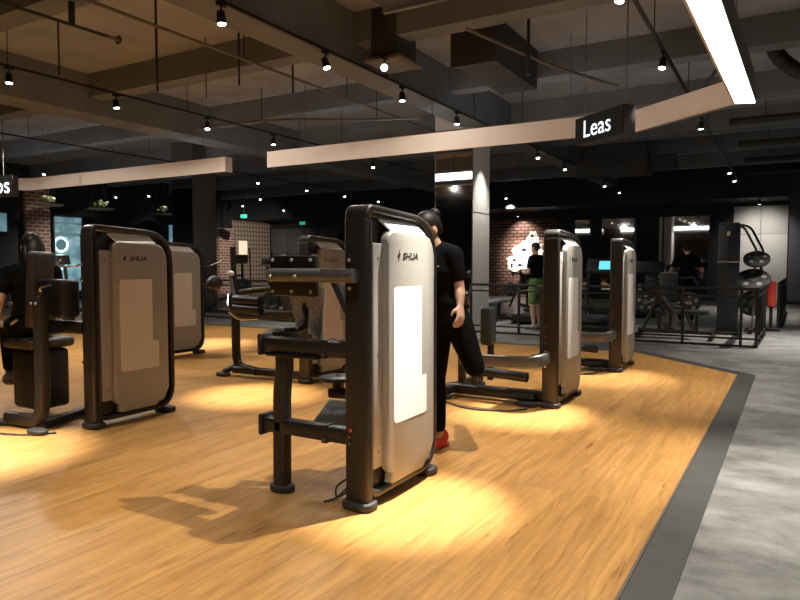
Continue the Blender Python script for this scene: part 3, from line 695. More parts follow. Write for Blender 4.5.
# ------------------------------------------------------------------ weight machines
def tower(t, flip=1, inset='inset', logo=True):
    """weight tower: origin at the middle of the front post's front face; depth along +Y"""
    D, HT, W = 0.79, 1.612, 0.145
    path = fillet([(0, 0.025, 0.075), (0, 0.025, HT - 0.022), (0, D - 0.022, HT - 0.060), (0, D - 0.022, 0.075)], [0.11, 0.05, 0.26, 0.17], 8, closed=True)
    MB().rtube(path, W, 0.062, up=(1, 0, 0.0), closed=True, rd=0.018) if False else None
    fr = MB()
    pr = []
    rd = 0.016
    for cx, cy, a0 in ((0.021-rd, W/2-rd, 0), (-0.021+rd, W/2-rd, 90), (-0.021+rd, -W/2+rd, 180), (0.021-rd, -W/2+rd, 270)):
        for k in range(5):
            a = R(a0 + 22.5 * k); pr.append((cx + rd * math.cos(a), cy + rd * math.sin(a)))
    fr.sweep(path, pr, up=(1, 0, 0), closed=True)
    f = fr.build('frame', 'frame', t)
    # front post is a broad flat upright down to its foot
    MB().box((0, 0.028, 0.79), (W, 0.060, 1.5), bev=0.018, seg=3).build('front_post', 'frame', t)
    for y, L in ((0.035, 0.13), (D - 0.06, 0.13)):
        p = []
        for k in range(24):
            a = 2 * math.pi * k / 24
            p.append((0.092 * math.copysign(abs(math.cos(a)) ** 0.6, math.cos(a)), y + L / 2 * math.copysign(abs(math.sin(a)) ** 0.6, math.sin(a))))
        MB().prism(p, 'Z', 0.0065, 0.052, bev=0.012).build('foot', 'rubber', t)
    # recess behind the covers
    MB().span((-0.03, 0.06, 0.105), (0.03, D - 0.062, HT - 0.09)).build('back_panel', 'plastic', t)
    # shroud
    MB().span((-0.062, 0.072, 0.21), (0.062, D - 0.085, 1.41), bev=0.008).build('shroud', 'silver_dark', t)
    y0, y1 = 0.165, 0.70
    def outline(g=0.0):
        return [(y0 + g, 0.225), (y0 + 0.012 + g, 0.19), (y0 + 0.045, 0.165), (y0 + 0.035, 0.11), (y0 + 0.06, 0.10), (y1 - 0.14, 0.10), (y1 - 0.10, 0.13), (y1 - 0.06, 0.135), (y1 - 0.02, 0.20), (y1 - g, 0.235),
                (y1 - g, 1.35), (y1 - 0.02, 1.41), (y1 - 0.055, 1.450), (y1 - 0.11, 1.468), (y0 + 0.07, 1.480), (y0 + 0.03, 1.470), (y0 + 0.008, 1.445), (y0 + g, 1.40)]
    for s in (1, -1):
        c = MB().prism(outline(), 'X', s * 0.05, s * 0.098, bev=0.014, only_t1=True).build('side_cover', 'silver', t)
        MB().prism([(y0 + 0.05, 1.43), (y1 - 0.12, 1.43), (y1 - 0.145, 1.525), (y0 + 0.015, 1.525)], 'X', s * 0.02, s * 0.03).build('cover_lip', 'silver', c) if False else None
        w = MB()
        a0, a1, b0, b1 = y0 + 0.05, y1 - 0.115, y0 + 0.005, y1 - 0.15
        w.quad((s * 0.094, a0, 1.472), (s * 0.094, a1, 1.472), (s * 0.034, b1, 1.547), (s * 0.034, b0, 1.547))
        w.quad((s * 0.094, a0, 1.460), (s * 0.094, a1, 1.460), (s * 0.034, b1, 1.532), (s * 0.034, b0, 1.532))
        w.quad((s * 0.094, a0, 1.472), (s * 0.094, a1, 1.472), (s * 0.094, a1, 1.460), (s * 0.094, a0, 1.460))
        w.quad((s * 0.034, b0, 1.547), (s * 0.034, b1, 1.547), (s * 0.034, b1, 1.532), (s * 0.034, b0, 1.532))
        w.quad((s * 0.094, a0, 1.472), (s * 0.034, b0, 1.547), (s * 0.034, b0, 1.532), (s * 0.094, a0, 1.460))
        w.quad((s * 0.094, a1, 1.472), (s * 0.034, b1, 1.547), (s * 0.034, b1, 1.532), (s * 0.094, a1, 1.460))
        bmesh.ops.remove_doubles(w.bm, verts=w.bm.verts, dist=1e-5)
        w.build('cover_lip', 'inset', c)  # part of the silver cover; white stands in for light on its upward slope
        ins = fillet([(0, y0 + 0.055, 1.175), (0, y0 + 0.37, 1.175), (0, y0 + 0.37, 0.655), (0, y0 + 0.43, 0.655), (0, y0 + 0.43, 0.43), (0, y0 + 0.055, 0.43)], [0.04, 0.012, 0.01, 0.01, 0.025, 0.04], 4, closed=True)
        MB().prism([(p.y, p.z) for p in ins], 'X', s * 0.096, s * 0.1005).build('window_inset', inset, c)
        if logo:
            rz = R(90) if s > 0 else R(-90)
            yb = y0 + 0.09 if s > 0 else y0 + 0.40
            sg = 1 if s > 0 else -1
            text('lettering', 'SHUA', 'logo', c, 0.052, (s * 0.0985, yb + sg * 0.06, 1.325), (R(90), 0, rz), 0.0008, shear=0.25, sx=1.30, off=0.0012)
            b = [(0.0, -0.030), (0.022, -0.005), (0.008, -0.003), (0.042, 0.05), (0.034, 0.012), (0.052, 0.020), (0.026, -0.018), (0.03, -0.012)]
            bolt = [(0.000, 0.000), (0.036, 0.052), (0.030, 0.022), (0.040, 0.026), (0.046, 0.030), (0.012, -0.028), (0.020, 0.008)]
            MB().prism([(yb + sg * q[0] * 0.95, 1.333 + q[1] * 0.95) for q in bolt], 'X', s * 0.0978, s * 0.0992).build('lightning_mark', 'logo', c)
        for z in (1.33, 0.83, 0.30):
            MB().cyl((s * 0.060, y0 - 0.045, z), (s * 0.065, y0 - 0.045, z), 0.007, seg=10).build('screw', 'steel', t)
    return f
def foot_pad(t, x, y, rx=0.078, ry=0.06, h=0.04, z=0.0065):
    p = [(x + rx * math.cos(2 * math.pi * k / 24), y + ry * math.sin(2 * math.pi * k / 24)) for k in range(24)]
    return MB().prism(p, 'Z', z, z + h, bev=0.01).build('foot', 'rubber', t)
def bolt(t, p, ax, r=0.010, m='bolt', name='bolt'):
    p = V(p); return MB().cyl(p, p + V(ax) * 0.008, r, seg=10, bev=0.002).build(name, m, t)

# --- the front machine
G = 'weight machines with silver side covers'
m1 = thing('weight_machine', 'large front weight machine with a bright white panel, in the middle of the planks', 'weight machine', (-1.914, 2.825, 0), group=G)
tower(m1)
MB().tube([(-0.53, -0.05, 1.24), (0.035, -0.05, 1.24)], 0.037, 24).build('roller_arm', 'steel', m1)
MB().span((-0.57, -0.010, 1.125), (-0.25, 0.02, 1.345), bev=0.006).build('clamp_plate', 'black', m1)
for x in (-0.545, -0.41, -0.28):
    for z in (1.322, 1.15): bolt(m1, (x, -0.012, z), (0, -1, 0))
for x in (-0.50, -0.33): bolt(m1, (x, -0.085, 1.235), (0, -1, 0))
for z in (1.32, 1.175): bolt(m1, (-0.03, -0.010, z), (0, -1, 0))
def bar(t, z, h=0.10):
    b = MB().span((-0.655, 0.0, z - h / 2), (-0.06, 0.085, z + h / 2), bev=0.02).build('cross_bar', 'frame', t)
    MB().box((-0.655, 0.043, z), (0.028, 0.115, h + 0.035), bev=0.012).build('end_cap', 'plastic', b)
    MB().span((-0.225, -0.006, z - h / 2 - 0.006), (-0.19, 0.091, z + h / 2 + 0.006), bev=0.006).build('sleeve', 'plastic', b)
    MB().cyl((-0.207, -0.006, z - 0.03), (-0.207, -0.012, z - 0.03), 0.007, seg=10).build('bolt', 'steel', b)
bar(m1, 0.845, 0.088); bar(m1, 0.385, 0.088)
MB().span((-0.60, -0.02, 0.785), (-0.25, 0.10, 0.803), bev=0.004).build('bracket_plate', 'black', m1)
MB().rtube(fillet([(-0.515, 0.045, 0.80), (-0.515, 0.045, 0.70), (-0.535, 0.045, 0.58), (-0.54, 0.045, 0.03)], 0.15, 6), 0.085, 0.09, up=(0, 1, 0)).build('curved_post', 'frame', m1)
foot_pad(m1, -0.54, 0.045)
MB().box((-0.40, 0.40, 0.39), (0.26, 0.22, 0.025), (R(32), 0, 0), bev=0.008).build('foot_plate', 'tread', m1)
MB().rtube([(-0.05, 0.45, 0.36), (-0.40, 0.45, 0.36)], 0.05, 0.05).build('foot_plate_arm', 'frame', m1)
MB().cyl((-0.40, 0.40, 0.60), (-0.40, 0.40, 0.625), 0.115, seg=28, bev=0.01).build('seat_pan', 'pad_teal', m1)
MB().cyl((-0.40, 0.40, 0.625), (-0.40, 0.40, 0.64), 0.012, seg=12).build('knob', 'chrome', m1)
MB().rtube([(-0.40, 0.40, 0.50), (-0.40, 0.40, 0.598)], 0.06, 0.06, up=(0, 1, 0)).build('seat_post', 'frame', m1)
MB().rtube([(-0.45, 0.40, 0.52), (-0.05, 0.40, 0.54)], 0.07, 0.06).build('seat_arm', 'frame', m1)
MB().rtube([(-0.37, 0.32, 1.22), (-0.15, 0.36, 0.78)], 0.05, 0.06, up=(0, 1, 0)).build('back_bar', 'frame', m1)
MB().box((-0.22, 0.45, 1.02), (0.12, 0.14, 0.42), (0, R(-24), 0), bev=0.035).build('back_pad', 'pad', m1)
MB().rtube(fillet([(-0.47, 0.12, 1.16), (-0.40, 0.12, 0.98), (-0.44, 0.12, 0.93), (-0.55, 0.10, 0.92)], 0.05), 0.03, 0.03, up=(0, 1, 0)).build('handle', 'black', m1)
MB().cyl((-0.027, -0.0105, 0.43), (-0.027, -0.016, 0.43), 0.010, seg=12).build('sticker', 'sticker', m1)
for z in (0.395, 0.36): bolt(m1, (-0.035, -0.0095, z), (0, -1, 0), 0.007, 'steel')
# grey mesh cloth hanging under the clamp plate
mb = MB(); n1, n2 = 18, 16; vv = {}
for sgn in (0, 1):
    for i in range(n1 + 1):
        for j in range(n2 + 1):
            u, w_ = i / n1, j / n2
            x = -0.53 + 0.27 * u + 0.05 * (0.5 - u) * w_ ; z = 1.17 - 0.27 * w_ + 0.04 * math.sin(u * 5) * w_
            y = 0.06 + 0.022 * math.sin(u * 16 + 2 * w_) * (0.4 + w_) + 0.03 * w_ + sgn * 0.006
            vv[(sgn, i, j)] = mb.bm.verts.new((x, y, z))
for i in range(n1):
    for j in range(n2):
        for sgn in (0, 1): mb.bm.faces.new([vv[(sgn, a, b)] for a, b in ((i, j), (i + 1, j), (i + 1, j + 1), (i, j + 1))])
for i in range(n1):
    for j in (0, n2): mb.bm.faces.new([vv[(0, i, j)], vv[(0, i + 1, j)], vv[(1, i + 1, j)], vv[(1, i, j)]])
for j in range(n2):
    for i in (0, n1): mb.bm.faces.new([vv[(0, i, j)], vv[(0, i, j + 1)], vv[(1, i, j + 1)], vv[(1, i, j)]])
tag(mb.build('mesh_cloth', 'mesh', None, (-1.914, 2.855, 0)), 'grey mesh cloth draped under the bolted plate of the front machine', 'cloth')
# power cord at its foot
pts = fillet([(-2.03, 2.93, 0.06), (-2.10, 2.90, 0.012), (-2.16, 2.98, 0.05), (-2.09, 3.02, 0.10), (-2.04, 2.98, 0.09), (-2.10, 2.90, 0.012), (-2.13, 2.83, 0.012)], 0.05)
tag(MB().tube(pts, 0.006, 8).build('cable', 'rubber'), 'thin black cord coiled on the planks at the foot of the front machine', 'cord')

# --- machines with a bowed front arm (second and third of the right row)
def bow_arm(t, z, x1=-0.80):
    p = fillet([(0.0, -0.02, z + 0.03), (-0.05, -0.20, z), (-0.38, -0.24, z - 0.01), (x1, -0.16, z - 0.02)], [0, 0.14, 0.2, 0], 8)
    MB().rtube(p, 0.05, 0.11).build('bowed_arm', 'steel', t)
    for zz in (0.08, -0.06): bolt(t, (-0.035, -0.0105, z + zz), (0, -1, 0), 0.008)
def bow_machine(label, loc, full):
    t = thing('weight_machine', label, 'weight machine', loc, group=G)
    tower(t)
    bow_arm(t, 0.44)
    for z in (0.60, 0.65, 0.70, 0.75): bolt(t, (-0.035, -0.0105, z), (0, -1, 0), 0.008, 'sticker' if z in (0.65,) else 'steel')
    MB().rtube([(-1.05, 0.10, 0.085), (-0.04, 0.10, 0.085)], 0.10, 0.10).build('base_beam', 'frame', t)
    MB().rtube([(-1.0, -0.10, 0.085), (-1.0, 0.75, 0.085)], 0.09, 0.08).build('base_rail', 'frame', t)
    foot_pad(t, -1.0, -0.08); foot_pad(t, -1.0, 0.72); foot_pad(t, -0.20, -0.02, 0.10, 0.06, 0.05)
    MB().box((-0.25, 0.02, 0.085), (0.22, 0.10, 0.05), (0, 0, R(6)), bev=0.02).build('pedal_block', 'rubber', t)
    MB().tube([(-0.80, 0.02, 0.29), (-0.20, -0.02, 0.27)], 0.045, 16).build('roller_pad', 'pad', t)
    MB().rtube([(-0.78, 0.12, 0.08), (-0.78, 0.10, 0.40)], 0.06, 0.06, up=(0, 1, 0)).build('pad_post', 'frame', t)
    MB().box((-0.85, 0.62, 0.66), (0.13, 0.16, 0.40), bev=0.035, seg=3).build('thigh_pad', 'pad_teal', t)
    MB().rtube([(-0.82, 0.62, 0.10), (-0.82, 0.62, 0.47)], 0.06, 0.06, up=(0, 1, 0)).build('pad_post', 'frame', t)
    MB().rtube([(-0.95, 0.20, 0.10), (-0.95, 0.18, 0.95)], 0.07, 0.07, up=(0, 1, 0)).build('upright', 'frame', t)
    MB().tube(fillet([(-0.95, 0.18, 0.92), (-0.95, -0.05, 1.02), (-0.75, -0.10, 1.02)], 0.08), 0.016, 10).build('handle', 'black', t)
    return t
m2 = bow_machine('middle weight machine of the right row, with a bowed arm beside the standing person', (-1.80, 5.74, 0), True)
m3 = bow_machine('rearmost weight machine of the right row, by the corner of the planks', (-1.74, 8.08, 0), False)
# tilt of the woman's side kept clear: shift pad stack of the middle machine
pts = fillet([(-2.86, 5.60, 0.014), (-2.4, 5.30, 0.014), (-2.05, 5.42, 0.014), (-1.95, 5.58, 0.014)], 0.4, 10)
tag(MB().tube(pts, 0.009, 8).build('cable', 'rubber'), 'black cable lying in an arc on the planks in front of the middle right machine', 'cable')
pts = fillet([(-2.5, 7.85, 0.014), (-2.2, 7.62, 0.014), (-1.95, 7.72, 0.014), (-1.9, 7.92, 0.014)], 0.3, 10)
tag(MB().tube(pts, 0.009, 8).build('cable', 'rubber'), 'black cable on the planks at the foot of the rearmost right machine', 'cable')

# --- left machine with the seated person
m4 = thing('weight_machine', 'brownish weight machine at the left, beside the seated person', 'weight machine', (-4.69, 3.2, 0), group=G)
tower(m4, inset='inset_shaded')
MB().rtube([(-0.42, -0.02, 0.80), (-0.05, 0.02, 0.80)], 0.09, 0.10).build('cross_beam', 'frame', m4)
MB().rtube(fillet([(-0.25, -0.22, 1.05), (-0.25, -0.22, 0.30), (-0.28, -0.22, 0.08), (-0.70, -0.24, 0.06)], [0, 0.1, 0.28, 0], 10), 0.10, 0.085, up=(0, 1, 0)).build('curved_post', 'frame', m4)
MB().rtube([(-0.25, -0.18, 0.80), (-0.30, 0.02, 0.80)], 0.09, 0.10).build('post_bracket', 'frame', m4)
MB().rtube([(-0.30, -0.22, 0.05), (-0.55, 0.60, 0.05)], 0.08, 0.06).build('base_rail', 'frame', m4)
MB().rtube([(-0.42, 0.30, 0.075), (-0.05, 0.10, 0.075)], 0.10, 0.10).build('base_beam', 'frame', m4)
foot_pad(m4, -0.20, -0.30, 0.10, 0.06, 0.035); foot_pad(m4, -0.73, -0.24, 0.09, 0.075, 0.04); foot_pad(m4, -0.55, 0.60)
MB().box((-0.27, -0.06, 1.03), (0.34, 0.16, 0.30), bev=0.03, seg=3).build('roller_block', 'pad', m4)
MB().tube(fillet([(-0.25, -0.22, 1.05), (-0.25, -0.22, 1.12), (-0.12, -0.22, 1.14)], 0.04), 0.014, 10).build('handle', 'chrome', m4)
for x in (-0.28, -0.22): bolt(m4, (x, -0.272, 1.00), (0, -1, 0), 0.012)
for z in (0.45, 0.55): bolt(m4, (-0.30, -0.23, z), (-1, 0, 0), 0.012)
cam_p = [(-0.36, 0.78), (-0.05, 0.78), (-0.05, 0.45), (-0.10, 0.36), (-0.16, 0.40), (-0.20, 0.46), (-0.30, 0.48), (-0.37, 0.56)]
MB().prism(cam_p, 'Y', 0.24, 0.27, bev=0.006).build('cam_plate', 'black', m4)
MB().box((-0.78, 0.08, 0.64), (0.42, 0.40, 0.09), bev=0.035, seg=3).build('seat', 'pad_brown', m4)
MB().box((-0.76, 0.08, 0.34), (0.36, 0.30, 0.50), bev=0.04, seg=3).build('seat_housing', 'black', m4)
MB().box((-0.58, -0.02, 1.09), (0.10, 0.22, 0.62), (0, R(4), R(15)), bev=0.03, seg=3).build('back_pad', 'pad_brown', m4)
for z in (1.30, 1.17): bolt(m4, (-0.03, -0.0105, z), (0, -1, 0), 0.008)
MB().cyl((-0.05, -0.0105, 0.53), (-0.05, -0.016, 0.53), 0.010, seg=12).build('sticker', 'sticker', m4)
MB().tube(fillet([(-1.0, 0.0, 0.74), (-0.85, -0.12, 0.80), (-0.66, -0.16, 0.85)], 0.1), 0.014, 10).build('seat_lever', 'chrome', m4)
pts = fillet([(-4.78, 2.98, 0.012), (-4.9, 2.82, 0.012), (-5.2, 2.72, 0.012), (-5.6, 2.8, 0.012)], 0.2)
tag(MB().tube(pts, 0.008, 8).build('cable', 'rubber'), 'black cable on the planks in front of the left machine', 'cable')

# --- machine behind it, further left
m5 = thing('weight_machine', 'dark weight machine half hidden behind the left machine', 'weight machine', (-7.35, 6.05, 0), group=G)
tower(m5, inset='inset_shaded', logo=False)
MB().rtube(fillet([(0.0, 0.76, 0.98), (0.0, 1.02, 0.98), (0.0, 1.02, 0.80)], 0.06), 0.05, 0.05, up=(1, 0, 0)).build('rear_arm', 'frame', m5)
MB().sph((0, 1.06, 1.02), (0.10, 0.14, 0.11), 16).build('knob_weight', 'plastic', m5)
MB().rtube([(-1.0, 0.2, 0.085), (-0.04, 0.2, 0.085)], 0.10, 0.10).build('base_beam', 'frame', m5)
MB().rtube([(-0.98, 0.2, 0.06), (-0.98, 0.2, 1.1)], 0.09, 0.09, up=(0, 1, 0)).build('upright', 'frame', m5)
MB().box((-0.62, 0.2, 0.50), (0.42, 0.40, 0.09), bev=0.035, seg=3).build('seat', 'pad', m5)
MB().rtube([(-0.62, 0.2, 0.10), (-0.62, 0.2, 0.46)], 0.08, 0.08, up=(0, 1, 0)).build('seat_post', 'frame', m5)
foot_pad(m5, -0.98, 0.2, 0.09, 0.09, 0.04)

# --- machine behind the front one
m6 = thing('weight_machine', 'weight machine seen behind the front one, showing only its upper corner and seat side', 'weight machine', (-4.47, 5.60, 0), group=G)
tower(m6, inset='inset_shaded')
MB().rtube(fillet([(-1.04, 0.05, 1.0), (-1.04, 0.05, 0.35), (-1.0, 0.02, 0.12), (-0.66, -0.02, 0.085)], [0, 0.2, 0.22, 0], 8), 0.085, 0.085, up=(0, 1, 0)).build('curved_post', 'frame', m6)
MB().rtube([(-1.04, 0.05, 0.12), (-1.12, -0.08, 0.05)], 0.08, 0.06).build('toe', 'frame', m6)
foot_pad(m6, -1.12, -0.08, 0.10, 0.06)
MB().rtube([(-1.0, -0.02, 0.085), (-0.04, 0.05, 0.085)], 0.09, 0.08).build('base_beam', 'frame', m6)
MB().rtube([(-1.04, 0.05, 0.72), (-0.10, 0.05, 0.74)], 0.08, 0.10).build('cross_beam', 'frame', m6)
for z in (0.80, 0.90):
    MB().tube([(-0.92, -0.08, z), (-0.52, -0.10, z - 0.01)], 0.055, 16).build('roller_pad', 'pad', m6)
MB().box((-0.72, 0.12, 1.0), (0.50, 0.22, 0.07), (0, R(-6), 0), bev=0.03, seg=3).build('arm_pad', 'pad_brown', m6)
MB().tube(fillet([(-1.10, 0.0, 0.95), (-1.02, -0.10, 0.78), (-0.80, -0.15, 0.68), (-0.50, -0.15, 0.70)], 0.08), 0.017, 10).build('handle', 'chrome', m6)
MB().box((-0.38, 0.25, 1.0), (0.10, 0.34, 0.70), (0, R(-16), 0), bev=0.035, seg=3).build('back_pad', 'pad_brown', m6)
MB().box((-0.45, 0.25, 0.50), (0.40, 0.36, 0.09), bev=0.03, seg=3).build('seat', 'pad', m6)
MB().rtube([(-0.45, 0.25, 0.10), (-0.45, 0.25, 0.46)], 0.09, 0.09, up=(0, 1, 0)).build('seat_post', 'frame', m6)
MB().rtube(fillet([(-1.04, 0.05, 0.98), (-1.06, 0.05, 1.22), (-1.02, 0.0, 1.50)], 0.1), 0.045, 0.06, up=(0, 1, 0)).build('lever', 'black', m6)
MB().sph((-1.03, -0.03, 1.19), (0.045, 0.04, 0.035), 14).build('knob', 'bolt', m6)
MB().tube(fillet([(-1.03, -0.03, 1.16), (-0.98, -0.05, 0.98), (-0.86, -0.10, 0.80)], 0.1), 0.02, 10).build('lever_arm', 'steel', m6)

# ------------------------------------------------------------------ people
def cap(mb, p0, r0, p1, r1, seg=14):
    p0, p1 = V(p0), V(p1)
    if (p1 - p0).length > 1e-4: mb.cyl(p0, p1, r0, r1, seg=seg)
    mb.sph(p0, r0, seg); mb.sph(p1, r1, seg); return mb
def limb(mb, pts):
    for (a, ra), (b, rb) in zip(pts[:-1], pts[1:]): cap(mb, a, ra, b, rb)
    return mb
def trunk(mb, stations, n=5):
    """stations: (centre, half width, half depth); the trunk is blended from flattened slices"""
    for (c0, x0, y0), (c1, x1, y1) in zip(stations[:-1], stations[1:]):
        for k in range(n + 1):
            f = k / n; c = V(c0).lerp(V(c1), f)
            mb.sph(c, (x0 + (x1 - x0) * f, y0 + (y1 - y0) * f, 0.055), 20)
    return mb
def remesh(mb, vox, smooth=3):
    bm = mb.bm; me = bpy.data.meshes.new('rm'); bm.to_mesh(me); bm.free()
    o = bpy.data.objects.new('rm', me); COL.objects.link(o)
    r = o.modifiers.new('r', 'REMESH'); r.mode = 'VOXEL'; r.voxel_size = vox; r.use_smooth_shade = True
    s = o.modifiers.new('s', 'SMOOTH'); s.factor = 0.5; s.iterations = smooth
    dg = bpy.context.evaluated_depsgraph_get()
    out = bpy.data.meshes.new_from_object(o.evaluated_get(dg)); bpy.data.objects.remove(o)
    return out
def mesh_obj(name, me, m, parent):
    me.materials.clear(); me.materials.append(M[m]); me.name = name; me.shade_smooth()
    o = bpy.data.objects.new(name, me); COL.objects.link(o); o.parent = parent; return o
def xf(mb, mtx):
    bmesh.ops.transform(mb.bm, matrix=mtx, verts=mb.bm.verts); return mb

def hand(mb, w, el, thumb_dir, curl_dir):
    """palm, four unequal bent fingers and a thumb growing from the wrist w"""
    d = (V(w) - V(el)).normalized(); side = V(thumb_dir); side = (side - d * side.dot(d)).normalized()
    cu = V(curl_dir); cu = cu - d * cu.dot(d); cu = (cu - side * cu.dot(side)).normalized()
    for o in (-0.022, -0.008, 0.008, 0.022): cap(mb, V(w) + side * o * 0.6 + d * 0.01, 0.016, V(w) + d * 0.082 + side * o, 0.0135, 10)
    for o, L in ((0.027, 0.070), (0.009, 0.080), (-0.009, 0.074), (-0.026, 0.056)):
        a = V(w) + d * 0.085 + side * o
        b = a + (d * 0.85 + cu * 0.4 + side * o * 4).normalized() * L * 0.5
        c = b + (d * 0.55 + cu * 0.85 + side * o * 2).normalized() * L * 0.5
        limb(mb, [(a, 0.0105), (b, 0.0095), (c, 0.008)])
    a = V(w) + d * 0.025 + side * 0.022; b = a + (d * 0.6 + side * 0.75 + cu * 0.3).normalized() * 0.042
    c = b + (d * 0.9 + side * 0.2 + cu * 0.4).normalized() * 0.032
    limb(mb, [(a, 0.014), (b, 0.0115), (c, 0.0085)])

def person(name, label, loc, rz, J, shirt='cloth', pants='cloth', shoe='shoe_red', pants_len='long', look=(0, 1, -0.2), hair='bun', sleeve=0.62, vox=0.008):
    """J: joints in local metres; x = right, y = forward"""
    t = thing(name, label, 'person', loc, rz)
    g = lambda k: V(J[k])
    pel, ch, nk, hd = g('pelvis'), g('chest'), g('neck'), g('head')
    mid = pel.lerp(ch, 0.48); up_ = (nk - ch); sho = (g('Rsh') + g('Lsh')) / 2
    def torso(mb, e=0.0, z_low=None):
        st = [(pel + V((0, 0, -0.02)), 0.155 + e, 0.110 + e), (pel + V((0, 0, 0.08)), 0.148 + e, 0.105 + e), (mid, 0.128 + e, 0.092 + e), (ch, 0.150 + e, 0.108 + e), (ch.lerp(sho, 0.75), 0.150 + e, 0.092 + e), (sho + V((0, 0, 0.02)), 0.105 + e, 0.070 + e)]
        if z_low is not None: st = [q for q in st if q[0].z >= z_low]
        return trunk(mb, st)
    b_ = torso(MB())
    cap(b_, sho, 0.060, nk, 0.050); cap(b_, nk, 0.050, hd + V((0, 0, -0.01)), 0.048)
    for sd in 'RL':
        sh, el, wr, hp, kn, an = (g(sd + k) for k in ('sh', 'el', 'wr', 'hip', 'kn', 'an'))
        limb(b_, [(sho.lerp(sh, 0.35) + V((0, 0, 0.015)), 0.062), (sh, 0.053), (sh.lerp(el, 0.5), 0.044), (el, 0.035), (el.lerp(wr, 0.3), 0.037), (el.lerp(wr, 0.75), 0.028), (wr, 0.0235)])
        limb(b_, [(hp, 0.085), (hp.lerp(kn, 0.4), 0.076), (kn, 0.053), (kn.lerp(an, 0.3), 0.054), (kn.lerp(an, 0.7), 0.040), (an, 0.034), (an.lerp(g(sd + 'toe'), 0.35), 0.030)])
        hand(b_, wr, el, J.get(sd + 'thumb', (0, 1, 0)), J.get(sd + 'curl', (1 if sd == 'L' else -1, 0, 0)))
    # head
    lk = V(look).normalized(); rt = lk.cross(V((0, 0, 1))).normalized(); up = rt.cross(lk)
    Mx = Matrix(((rt.x, lk.x, up.x, hd.x), (rt.y, lk.y, up.y, hd.y), (rt.z, lk.z, up.z, hd.z), (0, 0, 0, 1)))
    h = MB()
    h.sph((0, -0.012, 0.035), (0.074, 0.092, 0.088), 24)
    h.sph((0, 0.022, -0.035), (0.057, 0.062, 0.076), 20)
    h.sph((0, 0.055, -0.085), (0.030, 0.028, 0.024), 14)
    h.sph((0, 0.088, -0.020), (0.013, 0.019, 0.026), 12, (R(-18), 0, 0))
    h.sph((0, 0.078, -0.056), (0.024, 0.012, 0.011), 12)
    for s in (1, -1):
        h.sph((s * 0.074, -0.012, -0.005), (0.012, 0.020, 0.031), 12)
        h.sph((s * 0.034, 0.060, -0.028), (0.022, 0.02, 0.02), 12)
    xf(h, Mx); hm = h.mesh('h'); b_.bm.from_mesh(hm)
    mesh_obj('body', remesh(b_, vox, 4), 'skin', t)
    for s in (1, -1):
        e = MB().sph((s * 0.029, 0.0765, 0.006), (0.011, 0.007, 0.006), 10); xf(e, Mx); e.build('eye', 'eye', t)
    m_ = MB().sph((0, 0.0880, -0.057), (0.020, 0.005, 0.0045), 10); xf(m_, Mx); m_.build('mouth', 'sticker', t)
    # hair
    hr = MB()
    def scalp(t_):
        bmesh.ops.create_uvsphere(t_, u_segments=28, v_segments=18, radius=1)
        for v in list(t_.verts):
            if v.co.y > 0.35 and v.co.z < 0.42 or (v.co.z < -0.15 and v.co.y > -0.15): t_.verts.remove(v)
        bmesh.ops.scale(t_, vec=(0.083, 0.103, 0.097), verts=t_.verts)
        bmesh.ops.translate(t_, vec=(0, -0.014, 0.037), verts=t_.verts)
        r_ = bmesh.ops.extrude_face_region(t_, geom=list(t_.faces))
        bmesh.ops.scale(t_, vec=(0.93, 0.93, 0.93), verts=[v for v in r_['geom'] if isinstance(v, bmesh.types.BMVert)])
    hr._add(scalp)
    if hair == 'bun': hr.sph((0, -0.10, 0.085), (0.042, 0.038, 0.040), 16).sph((0, -0.07, -0.01), (0.055, 0.045, 0.05), 16)
    if hair == 'long':
        hr.sph((0.02, -0.085, -0.06), (0.075, 0.045, 0.13), 18).sph((0.05, -0.06, -0.09), (0.045, 0.05, 0.12), 16).sph((-0.05, -0.06, -0.09), (0.04, 0.05, 0.11), 16)
    xf(hr, Mx); ho = hr.build('hair', 'hair', t)
    # shirt
    m_ = torso(MB(), 0.018, pel.z + 0.01)
    for sd in 'RL':
        sh, el = g(sd + 'sh'), g(sd + 'el')
        limb(m_, [(sho.lerp(sh, 0.3) + V((0, 0, 0.012)), 0.076), (sh, 0.068), (sh.lerp(el, sleeve * 0.6), 0.063), (sh.lerp(el, sleeve), 0.056)])
    limb(m_, [(sho + V((0, 0, 0.0)), 0.078), (sho + (nk - sho) * 0.35, 0.066)])
    mesh_obj('shirt', remesh(m_, 0.011, 5), shirt, t)
    # trousers
    m_ = trunk(MB(), [(pel + V((0, 0, -0.06)), 0.158, 0.118), (pel + V((0, 0, 0.05)), 0.160, 0.118)])
    for sd in 'RL':
        hp, kn, an = g(sd + 'hip'), g(sd + 'kn'), g(sd + 'an')
        if pants_len == 'long': limb(m_, [(hp, 0.102), (hp.lerp(kn, 0.4), 0.092), (kn, 0.070), (kn.lerp(an, 0.3), 0.068), (kn.lerp(an, 0.86), 0.050)])
        else: limb(m_, [(hp, 0.104), (hp.lerp(kn, 0.45), 0.096), (hp.lerp(kn, 0.8), 0.085)])
    mesh_obj('trousers' if pants_len == 'long' else 'shorts', remesh(m_, 0.011, 5), pants, t)
    # shoes
    for sd in 'RL':
        an, toe = g(sd + 'an'), g(sd + 'toe')
        dv = toe - an; dv = dv.normalized(); upv = J.get(sd + 'shoeup', (0, 0, 1)); upv = V(upv)
        x_ = dv.cross(upv).normalized(); 
        if abs(dv.z) < 0.75: dvf = V((dv.x, dv.y, dv.z * 0.0 if sd + 'shoeup' not in J else dv.z)).normalized()
        else: dvf = dv
        x_ = dvf.cross(upv).normalized(); z_ = x_.cross(dvf)
        o_ = an - z_ * 0.045
        Ms = Matrix(((x_.x, dvf.x, z_.x, o_.x), (x_.y, dvf.y, z_.y, o_.y), (x_.z, dvf.z, z_.z, o_.z), (0, 0, 0, 1)))
